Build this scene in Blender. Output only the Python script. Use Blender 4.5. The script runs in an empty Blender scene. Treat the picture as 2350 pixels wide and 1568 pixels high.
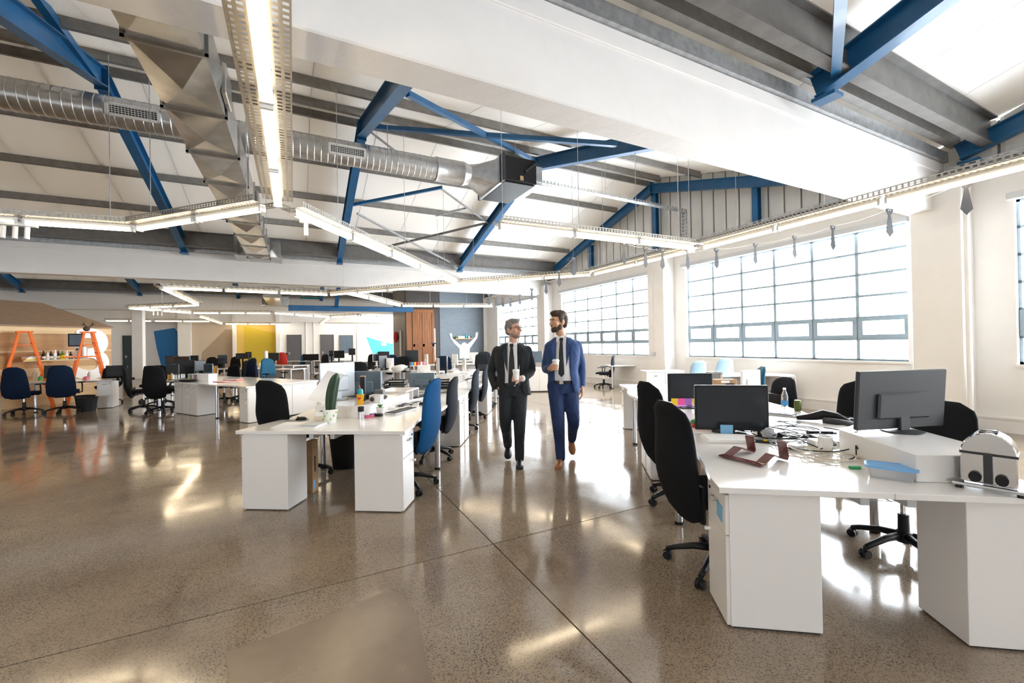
import bpy, bmesh, math, random
from mathutils import Vector, Matrix
random.seed(7)
SC = bpy.context.scene
COL = SC.collection
R = math.radians
PI = math.pi

# ------------------------------------------------------------------ camera
FPX = 970.5                      # focal length in pixels of the 2350 px wide frame
YAW, PITCH, ROLL, CAMH = R(26.85), R(0.345), R(-0.978), 1.46
_cy, _sy, _cp, _sp = math.cos(YAW), math.sin(YAW), math.cos(PITCH), math.sin(PITCH)
FWD = Vector((_sy*_cp, _cy*_cp, _sp))
_r0 = Vector((_cy, -_sy, 0)); _u0 = _r0.cross(FWD)
RIGHT = _r0*math.cos(ROLL) + _u0*math.sin(ROLL)
UP = -_r0*math.sin(ROLL) + _u0*math.cos(ROLL)
EYE = Vector((0, 0, CAMH))
cam_data = bpy.data.cameras.new('camera'); cam_data.sensor_width = 36.0
cam_data.lens = FPX/2350*36.0; cam_data.clip_start = 0.05; cam_data.clip_end = 300
cam = bpy.data.objects.new('camera', cam_data); COL.objects.link(cam)
cam.matrix_world = Matrix((
    (RIGHT.x, UP.x, -FWD.x, EYE.x), (RIGHT.y, UP.y, -FWD.y, EYE.y),
    (RIGHT.z, UP.z, -FWD.z, EYE.z), (0, 0, 0, 1)))
SC.camera = cam

# ------------------------------------------------------------------ world, exposure
world = bpy.data.worlds.new('sky'); SC.world = world; world.use_nodes = True
_bg = world.node_tree.nodes['Background']
_bg.inputs[0].default_value = (0.93, 0.97, 1.0, 1); _bg.inputs[1].default_value = 18.0
SC.view_settings.view_transform = 'Standard'; SC.view_settings.look = 'None'
SC.view_settings.gamma = 1.0; SC.view_settings.use_curve_mapping = False
SC.view_settings.exposure = 0.9
cy_ = SC.cycles
cy_.max_bounces = 10; cy_.diffuse_bounces = 6; cy_.glossy_bounces = 5; cy_.transmission_bounces = 6
cy_.transparent_max_bounces = 16; cy_.sample_clamp_indirect = 12; cy_.caustics_reflective = False; cy_.caustics_refractive = False
cy_.use_denoising = True

# room dimensions (metres): x towards the window wall, y along it into the hall
XW, XL, YB, YF, YG = 9.5, -17.0, -9.1, 36.5, 21.9
BEAM_Y = [3.14, 15.39, 27.64]
WIN = [(-8.9, -4.15), (-2.66, 2.21), (3.46, 8.19), (9.55, 14.31), (16.17, 20.43)]
WZ0, WZ1 = 1.03, 3.49
# daylight portals in the window openings
WINB = [(-12.5, -7.7)]         # windows in the wall behind the camera (x ranges)
WINF = [(25.0, 29.7), (31.0, 35.7)]                                     # windows of the far hall (y ranges)
for (lx, ly, ang, wd) in [(XW+0.2,(a+b)/2,0,b-a) for a,b in WIN+WINF] + [((a+b)/2,YB-0.2,-90,b-a) for a,b in WINB]:
    ld = bpy.data.lights.new('window_portal', 'AREA'); ld.shape = 'RECTANGLE'
    ld.size = WZ1-WZ0; ld.size_y = wd; ld.cycles.is_portal = True
    lo = bpy.data.objects.new('window_portal', ld); COL.objects.link(lo)
    lo.location = (lx, ly, (WZ0+WZ1)/2); lo.rotation_euler = (0, R(90), R(ang))

# ------------------------------------------------------------------ placing helpers
def uv(u, v):                    # floor frame turned with the desk rows: u to the right, v into the room
    return (u*_cy + v*_sy, -u*_sy + v*_cy)
def rz(deg):                     # heading in that frame
    return R(deg) - YAW
def _ray(x, y): return RIGHT*((x-1175)/FPX) - UP*((y-784)/FPX) + FWD
def G(x, y, z=0.0):              # survey point on a level plane
    d = _ray(x, y); p = EYE + d*((z-CAMH)/d.z); return p
def GX(x, y, X): d = _ray(x, y); return EYE + d*(X/d.x)
def GY(x, y, Y): d = _ray(x, y); return EYE + d*(Y/d.y)
def Guv(x, y, z=0.0):
    p = G(x, y, z) - EYE; return (p.x*_cy - p.y*_sy, p.x*_sy + p.y*_cy)

# ------------------------------------------------------------------ mesh builder
class MB:
    def __init__(s): s.v = []; s.f = []
    def add(s, vs, fs, M=None):
        n = len(s.v)
        if M is not None: vs = [M @ Vector(p) for p in vs]
        s.v += [tuple(p) for p in vs]; s.f += [tuple(i+n for i in f) for f in fs]; return s
    def box(s, c, d, rotz=0.0, M=None):
        x, y, z = d[0]/2, d[1]/2, d[2]/2
        vs = [(-x,-y,-z),(x,-y,-z),(x,y,-z),(-x,y,-z),(-x,-y,z),(x,-y,z),(x,y,z),(-x,y,z)]
        T = Matrix.Translation(c) @ (M if M is not None else Matrix.Rotation(rotz, 4, 'Z'))
        return s.add(vs, [(0,3,2,1),(4,5,6,7),(0,1,5,4),(1,2,6,5),(2,3,7,6),(3,0,4,7)], T)
    def bx(s, x0, x1, y0, y1, z0, z1): return s.box(((x0+x1)/2,(y0+y1)/2,(z0+z1)/2), (abs(x1-x0),abs(y1-y0),abs(z1-z0)))
    def bar(s, p0, p1, w, h, up=(0,0,1)):          # box beam from p0 to p1
        p0, p1 = Vector(p0), Vector(p1); d = (p1-p0); L = d.length; d.normalize()
        a = d.cross(Vector(up)); a = a.normalized() if a.length > 1e-5 else Vector((1,0,0)); b = a.cross(d)
        M = Matrix((a, d, b)).transposed().to_4x4(); M.translation = (p0+p1)/2
        x, y, z = w/2, L/2, h/2
        vs = [(-x,-y,-z),(x,-y,-z),(x,y,-z),(-x,y,-z),(-x,-y,z),(x,-y,z),(x,y,z),(-x,y,z)]
        return s.add(vs, [(0,3,2,1),(4,5,6,7),(0,1,5,4),(1,2,6,5),(2,3,7,6),(3,0,4,7)], M)
    def ibeam(s, p0, p1, w, h, t=0.016, up=(0,0,1)):
        p0, p1 = Vector(p0), Vector(p1); d = (p1-p0).normalized(); a = d.cross(Vector(up)).normalized(); b = a.cross(d)
        for k in (1, -1): s.bar(p0+b*k*(h/2-t/2), p1+b*k*(h/2-t/2), w, t, up)
        s.bar(p0, p1, t, h-2*t, up); return s
    def cyl(s, p0, p1, r0, r1=None, n=12, cap=True):
        p0, p1 = Vector(p0), Vector(p1); r1 = r0 if r1 is None else r1; d = (p1-p0).normalized()
        a = d.orthogonal().normalized(); b = d.cross(a); vs = []
        for P, r in ((p0, r0), (p1, r1)):
            for i in range(n):
                t = 2*PI*i/n; vs.append(P + (a*math.cos(t)+b*math.sin(t))*r)
        fs = [(i, (i+1)%n, n+(i+1)%n, n+i) for i in range(n)]
        if cap: fs += [tuple(range(n-1,-1,-1)), tuple(range(n,2*n))]
        return s.add(vs, fs)
    def tube(s, pts, r, n=6, cap=True, closed=False):
        pts = [Vector(p) for p in pts]; m = len(pts); rs = r if isinstance(r, (list, tuple)) else [r]*m
        vs = []; a = None
        for i, p in enumerate(pts):
            if closed: d = pts[(i+1)%m]-pts[i-1]
            else: d = pts[min(i+1,m-1)]-pts[max(i-1,0)]
            d.normalize()
            if a is None: a = d.orthogonal().normalized()
            else:
                a = a - d*a.dot(d); a = a.normalized() if a.length > 1e-6 else d.orthogonal().normalized()
            b = d.cross(a)
            for k in range(n):
                t = 2*PI*k/n; vs.append(p + (a*math.cos(t)+b*math.sin(t))*rs[i])
        fs = []
        for i in range(m if closed else m-1):
            j = (i+1) % m
            for k in range(n): fs.append((i*n+k, i*n+(k+1)%n, j*n+(k+1)%n, j*n+k))
        if cap and not closed: fs += [tuple(range(n-1,-1,-1)), tuple(range((m-1)*n, m*n))]
        return s.add(vs, fs)
    def rings(s, rings, cap=True):                 # loft through closed rings of equal length
        n = len(rings[0]); vs = [p for r in rings for p in r]; fs = []
        for i in range(len(rings)-1):
            for k in range(n): fs.append((i*n+k, i*n+(k+1)%n, (i+1)*n+(k+1)%n, (i+1)*n+k))
        if cap: fs += [tuple(range(n-1,-1,-1)), tuple(range((len(rings)-1)*n, len(rings)*n))]
        return s.add(vs, fs)
    def lathe(s, prof, n=20, c=(0,0,0), cap=True):
        c = Vector(c)
        return s.rings([[c+Vector((r*math.cos(2*PI*k/n), r*math.sin(2*PI*k/n), z)) for k in range(n)] for r, z in prof], cap)
    def prism(s, poly, z0, z1, M=None):
        n = len(poly); vs = [(x,y,z0) for x,y in poly] + [(x,y,z1) for x,y in poly]
        fs = [tuple(range(n-1,-1,-1)), tuple(range(n,2*n))] + [(i,(i+1)%n,n+(i+1)%n,n+i) for i in range(n)]
        return s.add(vs, fs, M)
    def ball(s, c, r, nu=12, nv=8, M=None):
        rx, ry, rz_ = (r, r, r) if not isinstance(r, (list, tuple)) else r
        c = Vector(c); vs = [Vector((0,0,-rz_))]
        for j in range(1, nv):
            t = -PI/2 + PI*j/nv
            for i in range(nu):
                p = 2*PI*i/nu; vs.append(Vector((rx*math.cos(t)*math.cos(p), ry*math.cos(t)*math.sin(p), rz_*math.sin(t))))
        vs.append(Vector((0,0,rz_)))
        if M is not None: vs = [M @ p for p in vs]
        vs = [c+p for p in vs]; fs = [(0, 1+(i+1)%nu, 1+i) for i in range(nu)]
        for j in range(nv-2):
            for i in range(nu):
                a = 1+j*nu; fs.append((a+i, a+(i+1)%nu, a+nu+(i+1)%nu, a+nu+i))
        top = len(vs)-1; a = 1+(nv-2)*nu; fs += [(a+i, a+(i+1)%nu, top) for i in range(nu)]
        return s.add(vs, fs)
    def mesh(s, name, mat, smooth=False, bevel=0.0, seg=1):
        me = bpy.data.meshes.new(name); me.from_pydata(s.v, [], s.f)
        if bevel > 0:
            bm = bmesh.new(); bm.from_mesh(me)
            bmesh.ops.bevel(bm, geom=list(bm.edges), offset=bevel, segments=seg, profile=0.6, affect='EDGES', clamp_overlap=True)
            bm.to_mesh(me); bm.free()
        me.materials.append(MAT[mat])
        if smooth:
            me.polygons.foreach_set('use_smooth', [True]*len(me.polygons))
            if smooth == 'auto': me.set_sharp_from_angle(angle=R(40))
        me.update(); return me
    def build(s, name, mat, parent=None, smooth=False, bevel=0.0, seg=1):
        o = bpy.data.objects.new(name, s.mesh(name, mat, smooth, bevel, seg)); COL.objects.link(o)
        if parent is not None: o.parent = parent
        return o
def link(name, me, parent=None, loc=None, rot=None):
    o = bpy.data.objects.new(name, me); COL.objects.link(o)
    if parent is not None: o.parent = parent
    if loc is not None: o.location = loc
    if rot is not None: o.rotation_euler = rot
    return o
def tag(o, label=None, cat=None, group=None, kind=None):
    if label: o['label'] = label
    if cat: o['category'] = cat
    if group: o['group'] = group
    if kind: o['kind'] = kind
    return o
def thing(name, label, cat, loc=(0,0,0), rotz=0.0, group=None):
    o = bpy.data.objects.new(name, None); COL.objects.link(o); o.empty_display_size = 0.1
    o.location = loc; o.rotation_euler = (0, 0, rotz); return tag(o, label, cat, group)
def struct(name, parent=None, loc=(0,0,0)):
    o = bpy.data.objects.new(name, None); COL.objects.link(o); o.location = loc
    o['kind'] = 'structure'; o.parent = parent; return o
def copy_tree(o, parent=None):
    c = o.copy(); COL.objects.link(c); c.parent = parent
    for ch in list(o.children): copy_tree(ch, c)
    return c
def put(o, loc, rotz, label=None, group=None):
    o.location = loc if len(loc) == 3 else (loc[0], loc[1], 0); o.rotation_euler = (0, 0, rotz)
    if label: o['label'] = label
    if group: o['group'] = group
    return o

# ------------------------------------------------------------------ materials
MAT = {}
def mat(name, col, rough=0.5, metal=0.0, spec=0.5, coat=0.0, noise=0.0, nscale=6.0, bump=0.0, bscale=40.0, emit=None, estr=0.0, trans=0.0, alpha=1.0, sheen=0.0, col2=None, stretch=None, ior=1.45):
    m = bpy.data.materials.new(name); m.use_nodes = True; nt = m.node_tree; N = nt.nodes; b = N['Principled BSDF']
    b.inputs['Base Color'].default_value = (*col, 1); b.inputs['Roughness'].default_value = rough; b.inputs['Metallic'].default_value = metal
    b.inputs['Specular IOR Level'].default_value = spec; b.inputs['Coat Weight'].default_value = coat; b.inputs['Coat Roughness'].default_value = 0.08
    b.inputs['Transmission Weight'].default_value = trans; b.inputs['Alpha'].default_value = alpha; b.inputs['Sheen Weight'].default_value = sheen
    b.inputs['IOR'].default_value = ior
    if emit: b.inputs['Emission Color'].default_value = (*emit, 1); b.inputs['Emission Strength'].default_value = estr
    if noise > 0 or bump > 0:
        tc = N.new('ShaderNodeTexCoord'); mp = N.new('ShaderNodeMapping'); nt.links.new(tc.outputs['Object'], mp.inputs[0])
        if stretch: mp.inputs['Scale'].default_value = stretch
    if noise > 0:
        n1 = N.new('ShaderNodeTexNoise'); n1.inputs['Scale'].default_value = nscale; n1.inputs['Detail'].default_value = 5
        nt.links.new(mp.outputs[0], n1.inputs['Vector'])
        rp = N.new('ShaderNodeValToRGB'); rp.color_ramp.elements[0].position = 0.3; rp.color_ramp.elements[1].position = 0.7
        c2 = col2 if col2 else tuple(c*(1-noise) for c in col)
        rp.color_ramp.elements[0].color = (*c2, 1); rp.color_ramp.elements[1].color = (*col, 1)
        nt.links.new(n1.outputs[0], rp.inputs[0]); nt.links.new(rp.outputs[0], b.inputs['Base Color'])
    if bump > 0:
        n2 = N.new('ShaderNodeTexNoise'); n2.inputs['Scale'].default_value = bscale; n2.inputs['Detail'].default_value = 4
        nt.links.new(mp.outputs[0], n2.inputs['Vector'])
        bp = N.new('ShaderNodeBump'); bp.inputs['Strength'].default_value = bump; bp.inputs['Distance'].default_value = 0.01
        nt.links.new(n2.outputs[0], bp.inputs['Height']); nt.links.new(bp.outputs[0], b.inputs['Normal'])
    MAT[name] = m; return m
def floor_material(name, speck=True):
    m = bpy.data.materials.new(name); m.use_nodes = True; nt = m.node_tree; N = nt.nodes; L = nt.links; b = N['Principled BSDF']
    tc = N.new('ShaderNodeTexCoord')
    big = N.new('ShaderNodeTexNoise'); big.inputs['Scale'].default_value = 0.75; big.inputs['Detail'].default_value = 6; big.inputs['Roughness'].default_value = 0.62
    L.new(tc.outputs['Object'], big.inputs['Vector'])
    r1 = N.new('ShaderNodeValToRGB'); e = r1.color_ramp.elements; e[0].position = 0.3; e[1].position = 0.72
    e[0].color = (0.205, 0.152, 0.106, 1); e[1].color = (0.375, 0.295, 0.212, 1)
    if not speck: e[0].color = (0.150, 0.108, 0.076, 1); e[1].color = (0.275, 0.210, 0.150, 1)
    L.new(big.outputs[0], r1.inputs[0])
    col = r1.outputs[0]
    if speck:
        # dark aggregate chips of uneven size
        wn = N.new('ShaderNodeTexNoise'); wn.inputs['Scale'].default_value = 30; wn.inputs['Detail'].default_value = 3
        mixv = N.new('ShaderNodeMix'); mixv.data_type = 'VECTOR'; mixv.inputs['Factor'].default_value = 0.03
        L.new(tc.outputs['Object'], wn.inputs['Vector']); L.new(tc.outputs['Object'], mixv.inputs[4]); L.new(wn.outputs['Color'], mixv.inputs[5])
        for sc_, lo, hi, dk in ((125, 0.30, 0.45, 0.62), (72, 0.22, 0.36, 0.6)):
            vo = N.new('ShaderNodeTexVoronoi'); vo.inputs['Scale'].default_value = sc_; L.new(mixv.outputs[1], vo.inputs['Vector'])
            rr = N.new('ShaderNodeValToRGB'); rr.color_ramp.elements[0].position = lo; rr.color_ramp.elements[1].position = hi
            rr.color_ramp.elements[0].color = (1,1,1,1); rr.color_ramp.elements[1].color = (0,0,0,1); L.new(vo.outputs['Distance'], rr.inputs[0])
            # chips crowd in drifts
            dr = N.new('ShaderNodeTexNoise'); dr.inputs['Scale'].default_value = 1.7; dr.inputs['Detail'].default_value = 3; L.new(tc.outputs['Object'], dr.inputs['Vector'])
            dd = N.new('ShaderNodeMapRange'); dd.inputs[1].default_value = 0.3; dd.inputs[2].default_value = 0.65; dd.inputs[3].default_value = 0.4; dd.inputs[4].default_value = 1.0; L.new(dr.outputs[0], dd.inputs[0])
            pk = N.new('ShaderNodeMath'); pk.operation = 'GREATER_THAN'; pk.inputs[1].default_value = 0.28
            sx = N.new('ShaderNodeSeparateColor'); L.new(vo.outputs['Color'], sx.inputs[0]); L.new(sx.outputs[0], pk.inputs[0])
            mu = N.new('ShaderNodeMath'); mu.operation = 'MULTIPLY'; L.new(rr.outputs[0], mu.inputs[0]); L.new(pk.outputs[0], mu.inputs[1])
            mu2 = N.new('ShaderNodeMath'); mu2.operation = 'MULTIPLY'; L.new(mu.outputs[0], mu2.inputs[0]); L.new(dd.outputs[0], mu2.inputs[1])
            mu3 = N.new('ShaderNodeMath'); mu3.operation = 'MULTIPLY'; mu3.inputs[1].default_value = dk+0.3; L.new(mu2.outputs[0], mu3.inputs[0])
            mx = N.new('ShaderNodeMix'); mx.data_type = 'RGBA'; L.new(mu3.outputs[0], mx.inputs[0]); L.new(col, mx.inputs[6])
            mx.inputs[7].default_value = (0.055, 0.045, 0.04, 1); col = mx.outputs[2]
    L.new(col, b.inputs['Base Color'])
    rn = N.new('ShaderNodeTexNoise'); rn.inputs['Scale'].default_value = 2.2; rn.inputs['Detail'].default_value = 5; L.new(tc.outputs['Object'], rn.inputs['Vector'])
    rm = N.new('ShaderNodeMapRange'); rm.inputs[1].default_value = 0.3; rm.inputs[2].default_value = 0.7; rm.inputs[3].default_value = 0.06 if speck else 0.16; rm.inputs[4].default_value = 0.17 if speck else 0.32; L.new(rn.outputs[0], rm.inputs[0])
    L.new(rm.outputs[0], b.inputs['Roughness']); b.inputs['Specular IOR Level'].default_value = 0.62
    bp = N.new('ShaderNodeBump'); bp.inputs['Strength'].default_value = 0.02; bp.inputs['Distance'].default_value = 0.02; L.new(big.outputs[0], bp.inputs['Height']); L.new(bp.outputs[0], b.inputs['Normal'])
    MAT[name] = m
def glass_pane(name, tint=(0.97,0.985,1.0), gl=0.06):
    m = bpy.data.materials.new(name); m.use_nodes = True; nt = m.node_tree; N = nt.nodes; N.remove(N['Principled BSDF'])
    t = N.new('ShaderNodeBsdfTransparent'); t.inputs[0].default_value = (*tint,1); g = N.new('ShaderNodeBsdfGlossy'); g.inputs['Roughness'].default_value = 0.03
    lw = N.new('ShaderNodeLayerWeight'); lw.inputs[0].default_value = 0.5
    pw = N.new('ShaderNodeMath'); pw.operation = 'POWER'; pw.inputs[1].default_value = 5; nt.links.new(lw.outputs['Facing'], pw.inputs[0])
    f = N.new('ShaderNodeMath'); f.operation = 'MULTIPLY_ADD'; f.inputs[1].default_value = 0.7; f.inputs[2].default_value = 0.03; nt.links.new(pw.outputs[0], f.inputs[0]); x = N.new('ShaderNodeMixShader')
    nt.links.new(f.outputs[0], x.inputs[0]); nt.links.new(t.outputs[0], x.inputs[1]); nt.links.new(g.outputs[0], x.inputs[2]); nt.links.new(x.outputs[0], N['Material Output'].inputs[0])
    MAT[name] = m
def wood_material(name, c1, c2, scale=(1,1,8), nscale=5, rough=0.5):
    mat(name, c1, rough=rough, noise=1, col2=c2, nscale=nscale, stretch=scale, bump=0.05, bscale=30)

floor_material('polished_concrete'); floor_material('smooth_patch', speck=False)
mat('joint', (0.09,0.075,0.06), 0.8)
mat('white_wall', (0.80,0.775,0.745), 0.75, noise=0.05, nscale=2.0, bump=0.08, bscale=60)
mat('beam_paint', (0.80,0.775,0.75), 0.6, noise=0.04, nscale=3.0, bump=0.35, bscale=9)
def translucent_sheet(name, col, t):
    # thin white roof lining that lets a little skylight through
    m = bpy.data.materials.new(name); m.use_nodes = True; nt = m.node_tree; N = nt.nodes; N.remove(N['Principled BSDF'])
    d = N.new('ShaderNodeBsdfDiffuse'); d.inputs[0].default_value = (*col,1); tr = N.new('ShaderNodeBsdfTranslucent'); tr.inputs[0].default_value = (1.0,0.93,0.84,1)
    x = N.new('ShaderNodeMixShader'); x.inputs[0].default_value = t; nt.links.new(d.outputs[0], x.inputs[1]); nt.links.new(tr.outputs[0], x.inputs[2]); nt.links.new(x.outputs[0], N['Material Output'].inputs[0]); MAT[name] = m
translucent_sheet('roof_sheet', (0.88,0.86,0.83), 0.048)
mat('galvanised', (0.56,0.57,0.58), 0.42, metal=0.75, noise=0.3, nscale=14)
mat('purlin_steel', (0.33,0.315,0.30), 0.55, metal=0.45, noise=0.25, nscale=8)
mat('dark_steel', (0.20,0.19,0.18), 0.55, metal=0.4, noise=0.25, nscale=6)
mat('blue_steel', (0.014,0.115,0.27), 0.38, noise=0.2, nscale=5, coat=0.1)
mat('duct_steel', (0.68,0.69,0.70), 0.36, metal=1.0, noise=0.22, nscale=9, bump=0.03, bscale=14)
mat('duct_sheet', (0.55,0.54,0.52), 0.27, metal=0.9, noise=0.28, nscale=5, bump=0.04, bscale=10)
mat('tray_steel', (0.50,0.47,0.42), 0.4, metal=0.8, noise=0.15, nscale=20)
mat('lamp_white', (0.86,0.85,0.82), 0.4)
mat('tube_glow', (1,1,1), 0.4, emit=(1.0,0.80,0.52), estr=12.0)
mat('window_steel', (0.30,0.385,0.45), 0.45, noise=0.1, nscale=8)
glass_pane('window_glass')
mat('cladding', (0.76,0.74,0.70), 0.5, noise=0.06, nscale=3)
mat('cladding_joint', (0.2,0.19,0.18), 0.6)
mat('black_plastic', (0.010,0.010,0.011), 0.45, spec=0.35)
mat('dark_grey', (0.038,0.04,0.045), 0.5)
mat('mid_grey', (0.22,0.23,0.24), 0.5)
mat('light_grey', (0.55,0.56,0.57), 0.45)
mat('white_laminate', (0.83,0.81,0.79), 0.16, spec=0.55, coat=0.15)
mat('white_cabinet', (0.81,0.785,0.765), 0.34)
mat('white_plastic', (0.85,0.84,0.82), 0.35)
mat('paper', (0.86,0.85,0.84), 0.7)
mat('chrome', (0.78,0.78,0.79), 0.08, metal=1.0)
mat('brushed', (0.62,0.62,0.63), 0.28, metal=1.0)
mat('fabric_black', (0.010,0.0108,0.0125), 0.9, spec=0.15, bump=0.15, bscale=260)
mat('fabric_charcoal', (0.016,0.019,0.026), 0.9, spec=0.2, bump=0.15, bscale=260)
mat('fabric_navy', (0.005,0.014,0.036), 0.85, spec=0.2, bump=0.15, bscale=260)
mat('fabric_blue', (0.004,0.065,0.18), 0.85, spec=0.25, bump=0.15, bscale=260)
mat('fabric_teal', (0.016,0.09,0.155), 0.85, spec=0.25, bump=0.15, bscale=260)
mat('fabric_pale', (0.34,0.52,0.66), 0.85, bump=0.15, bscale=260, sheen=0.1)
mat('screen', (0.018,0.022,0.028), 0.24, coat=0.1)
mat('silver_plastic', (0.44,0.47,0.50), 0.35, metal=0.3)
mat('steel_blue_plastic', (0.10,0.145,0.19), 0.38)
mat('orange_paint', (0.85,0.16,0.012), 0.45)
mat('red_fabric', (0.5,0.03,0.02), 0.85)
mat('cardboard', (0.46,0.29,0.16), 0.8, noise=0.15, nscale=9)
mat('tie_card', (0.03,0.032,0.038), 0.7)
mat('teal_sign', (0.0,0.28,0.26), 0.5)
wood_material('plywood', (0.50,0.285,0.11), (0.42,0.23,0.085), (0.25,1,6), 3)
wood_material('plywood_pale', (0.72,0.53,0.29), (0.62,0.43,0.21), (0.25,1,8), 3)
wood_material('mdf_roof', (0.30,0.20,0.13), (0.24,0.16,0.10), (1,3,3), 5, 0.7)
wood_material('door_wood', (0.30,0.105,0.025), (0.15,0.048,0.012), (9,9,0.5), 3, 0.45)
mat('grey_brick_paint', (0.16,0.19,0.22), 0.75, noise=0.12, nscale=3, bump=0.8, bscale=12, stretch=(1,1,2.4))
mat('dark_wall', (0.05,0.043,0.04), 0.6, noise=0.2, nscale=3)
mat('grey_brown', (0.17,0.15,0.14), 0.6)
mat('door_grey', (0.10,0.095,0.10), 0.5)
mat('door_green', (0.025,0.045,0.045), 0.5)
mat('mural_grey', (0.50,0.49,0.50), 0.75, bump=0.3, bscale=14, noise=0.08, nscale=1)
mat('mural_beige', (0.55,0.46,0.36), 0.75, bump=0.3, bscale=14)
mat('mural_tan', (0.36,0.28,0.20), 0.75, bump=0.3, bscale=14)
mat('mural_blue', (0.008,0.11,0.30), 0.6)
mat('mural_yellow', (0.52,0.38,0.03), 0.7)
mat('mural_ochre', (0.62,0.42,0.10), 0.7)
mat('mural_cyan', (0.10,0.55,0.72), 0.7)
# ================================================================== the building
def wall_with_windows():
    w = struct('wall_right')
    zt = 4.0
    m = MB(); ys = [YB] + [c for ab in WIN for c in ab] + [YG+0.3]
    for i in range(0, len(ys), 2): m.bx(XW, XW+0.3, ys[i], ys[i+1], 0, zt)
    for a, b in WIN: m.bx(XW, XW+0.3, a, b, 0, WZ0).bx(XW, XW+0.3, a, b, WZ1, zt)
    m.build('wall_plaster', 'white_wall', w)
    MB().bx(XW-0.20, XW+0.34, YB, YG, zt, zt+0.05).build('wall_coping', 'white_wall', w)
    for y in (-9.0, -3.4, 2.95, 8.87, 15.25):
        MB().bx(XW-0.42, XW-0.001, y-0.31, y+0.31, 0, 3.9).build('pilaster', 'white_wall', w, bevel=0.015)
    return w
wall_right = wall_with_windows()
bb = MB(); bb.bx(XW-0.02, XW-0.001, YB, YG, 0, 0.22); bb.bx(XW-0.035, XW-0.001, YB, YG, 0.20, 0.23); tag(bb.build('baseboard_right', 'white_wall'), kind='structure')
MB().cyl((9.04, 2.58, 0), (9.04, 2.58, 3.9), 0.035).build('downpipe', 'white_wall', wall_right, smooth='auto')
MB().cyl((9.06, 8.95, 1.15), (9.06, 8.95, 3.9), 0.012, n=8).build('conduit', 'white_wall', wall_right)
MB().bx(9.03, 9.08, 8.89, 9.01, 1.06, 1.16).build('wall_socket', 'light_grey', wall_right)
_pane = {}
def window(n, a, b, back=False):
    w = struct('window_%d' % n, loc=(b, YB-0.14, WZ0) if back else (XW+0.14, a, WZ0))
    if back: w.rotation_euler = (0, 0, R(90))
    if back: w.location.x = b
    W, H = b-a, WZ1-WZ0; cw, rh = W/6, H/6; t = 0.035
    m = MB(); m.bx(-0.03,0.03,0,W,0,t).bx(-0.03,0.03,0,W,H-t,H).bx(-0.03,0.03,0,t,0,H).bx(-0.03,0.03,W-t,W,0,H); m.build('frame', 'window_steel', w)
    for i in range(1, 6):
        link('mullion', _pane.setdefault(('m',n), MB().bx(-0.03,0.03,-0.028,0.028,0,H).mesh('mullion','window_steel')), w, (0, cw*i, 0))
        link('transom', _pane.setdefault(('t',n), MB().bx(-0.03,0.03,0,W,-0.022,0.022).mesh('transom','window_steel')), w, (0, 0, rh*i))
    for i in range(6):
        if ('s',n) not in _pane:
            s = MB(); q = 0.085
            s.bx(-0.045,0.035,0.01,cw-0.01,0.01,q).bx(-0.045,0.035,0.01,cw-0.01,rh-q*0.8,rh-0.01).bx(-0.045,0.035,0.01,q,0.01,rh-0.01).bx(-0.045,0.035,cw-q,cw-0.01,0.01,rh-0.01)
            _pane[('s',n)] = s.mesh('sash', 'window_steel')
        link('sash', _pane[('s',n)], w, (0, cw*i, rh))
        for j in range(6):
            link('pane', _pane.setdefault(('p',n), MB().bx(-0.003,0.003,0.01,cw-0.01,0.008,rh-0.008).mesh('pane','window_glass')), w, (0, cw*i, rh*j))
    MB().bx(-0.26,-0.16,-0.05,W+0.05,H-0.02,H+0.08).build('blind_box', 'light_grey', w)
    MB().bx(-0.17,0.02,-0.03,W+0.03,-0.04,0.0).build('sill', 'white_wall', w)
for i, (a, b) in enumerate(WIN+WINF): window(i+1, a, b)
for i, (a, b) in enumerate(WINB): window(i+11, a, b, True)

# floor: cast slabs divided by dark saw-cut joints
fl = struct('floor')
MB().bx(XL-0.3, XW+0.3, YB-0.3, YF+0.3, -0.30, -0.012).build('joint_bed', 'joint', fl)
xs = [XL, -14.66, -10.68, -6.70, -2.72, 1.256, 5.24, XW]; ysl = [YB, -6.0, -3.05, -0.10, 2.84, 5.74, 8.70, 11.65, 14.6, 17.55, 20.5, 23.45, 26.4, 29.35, 32.3, YF]
pv = [(-0.31,2.47),(0.497,2.60),(0.56,2.27),(0.50,1.80),(-0.315,2.24)]
for i in range(len(xs)-1):
    for j in range(len(ysl)-1):
        g = 0.0045
        MB().bx(xs[i]+g, xs[i+1]-g, ysl[j]+g, ysl[j+1]-g, -0.1, 0).build('slab', 'polished_concrete', fl)
pm = MB().prism([(-0.33,2.45),(-0.05,2.50),(0.20,2.54),(0.47,2.615),(0.53,2.52),(0.56,2.27),(0.52,2.0),(0.47,1.55),(-0.1,1.70),(-0.36,1.9),(-0.29,2.25)], -0.02, 0.0012)
pm.build('repair_patch', 'smooth_patch', fl)

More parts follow.
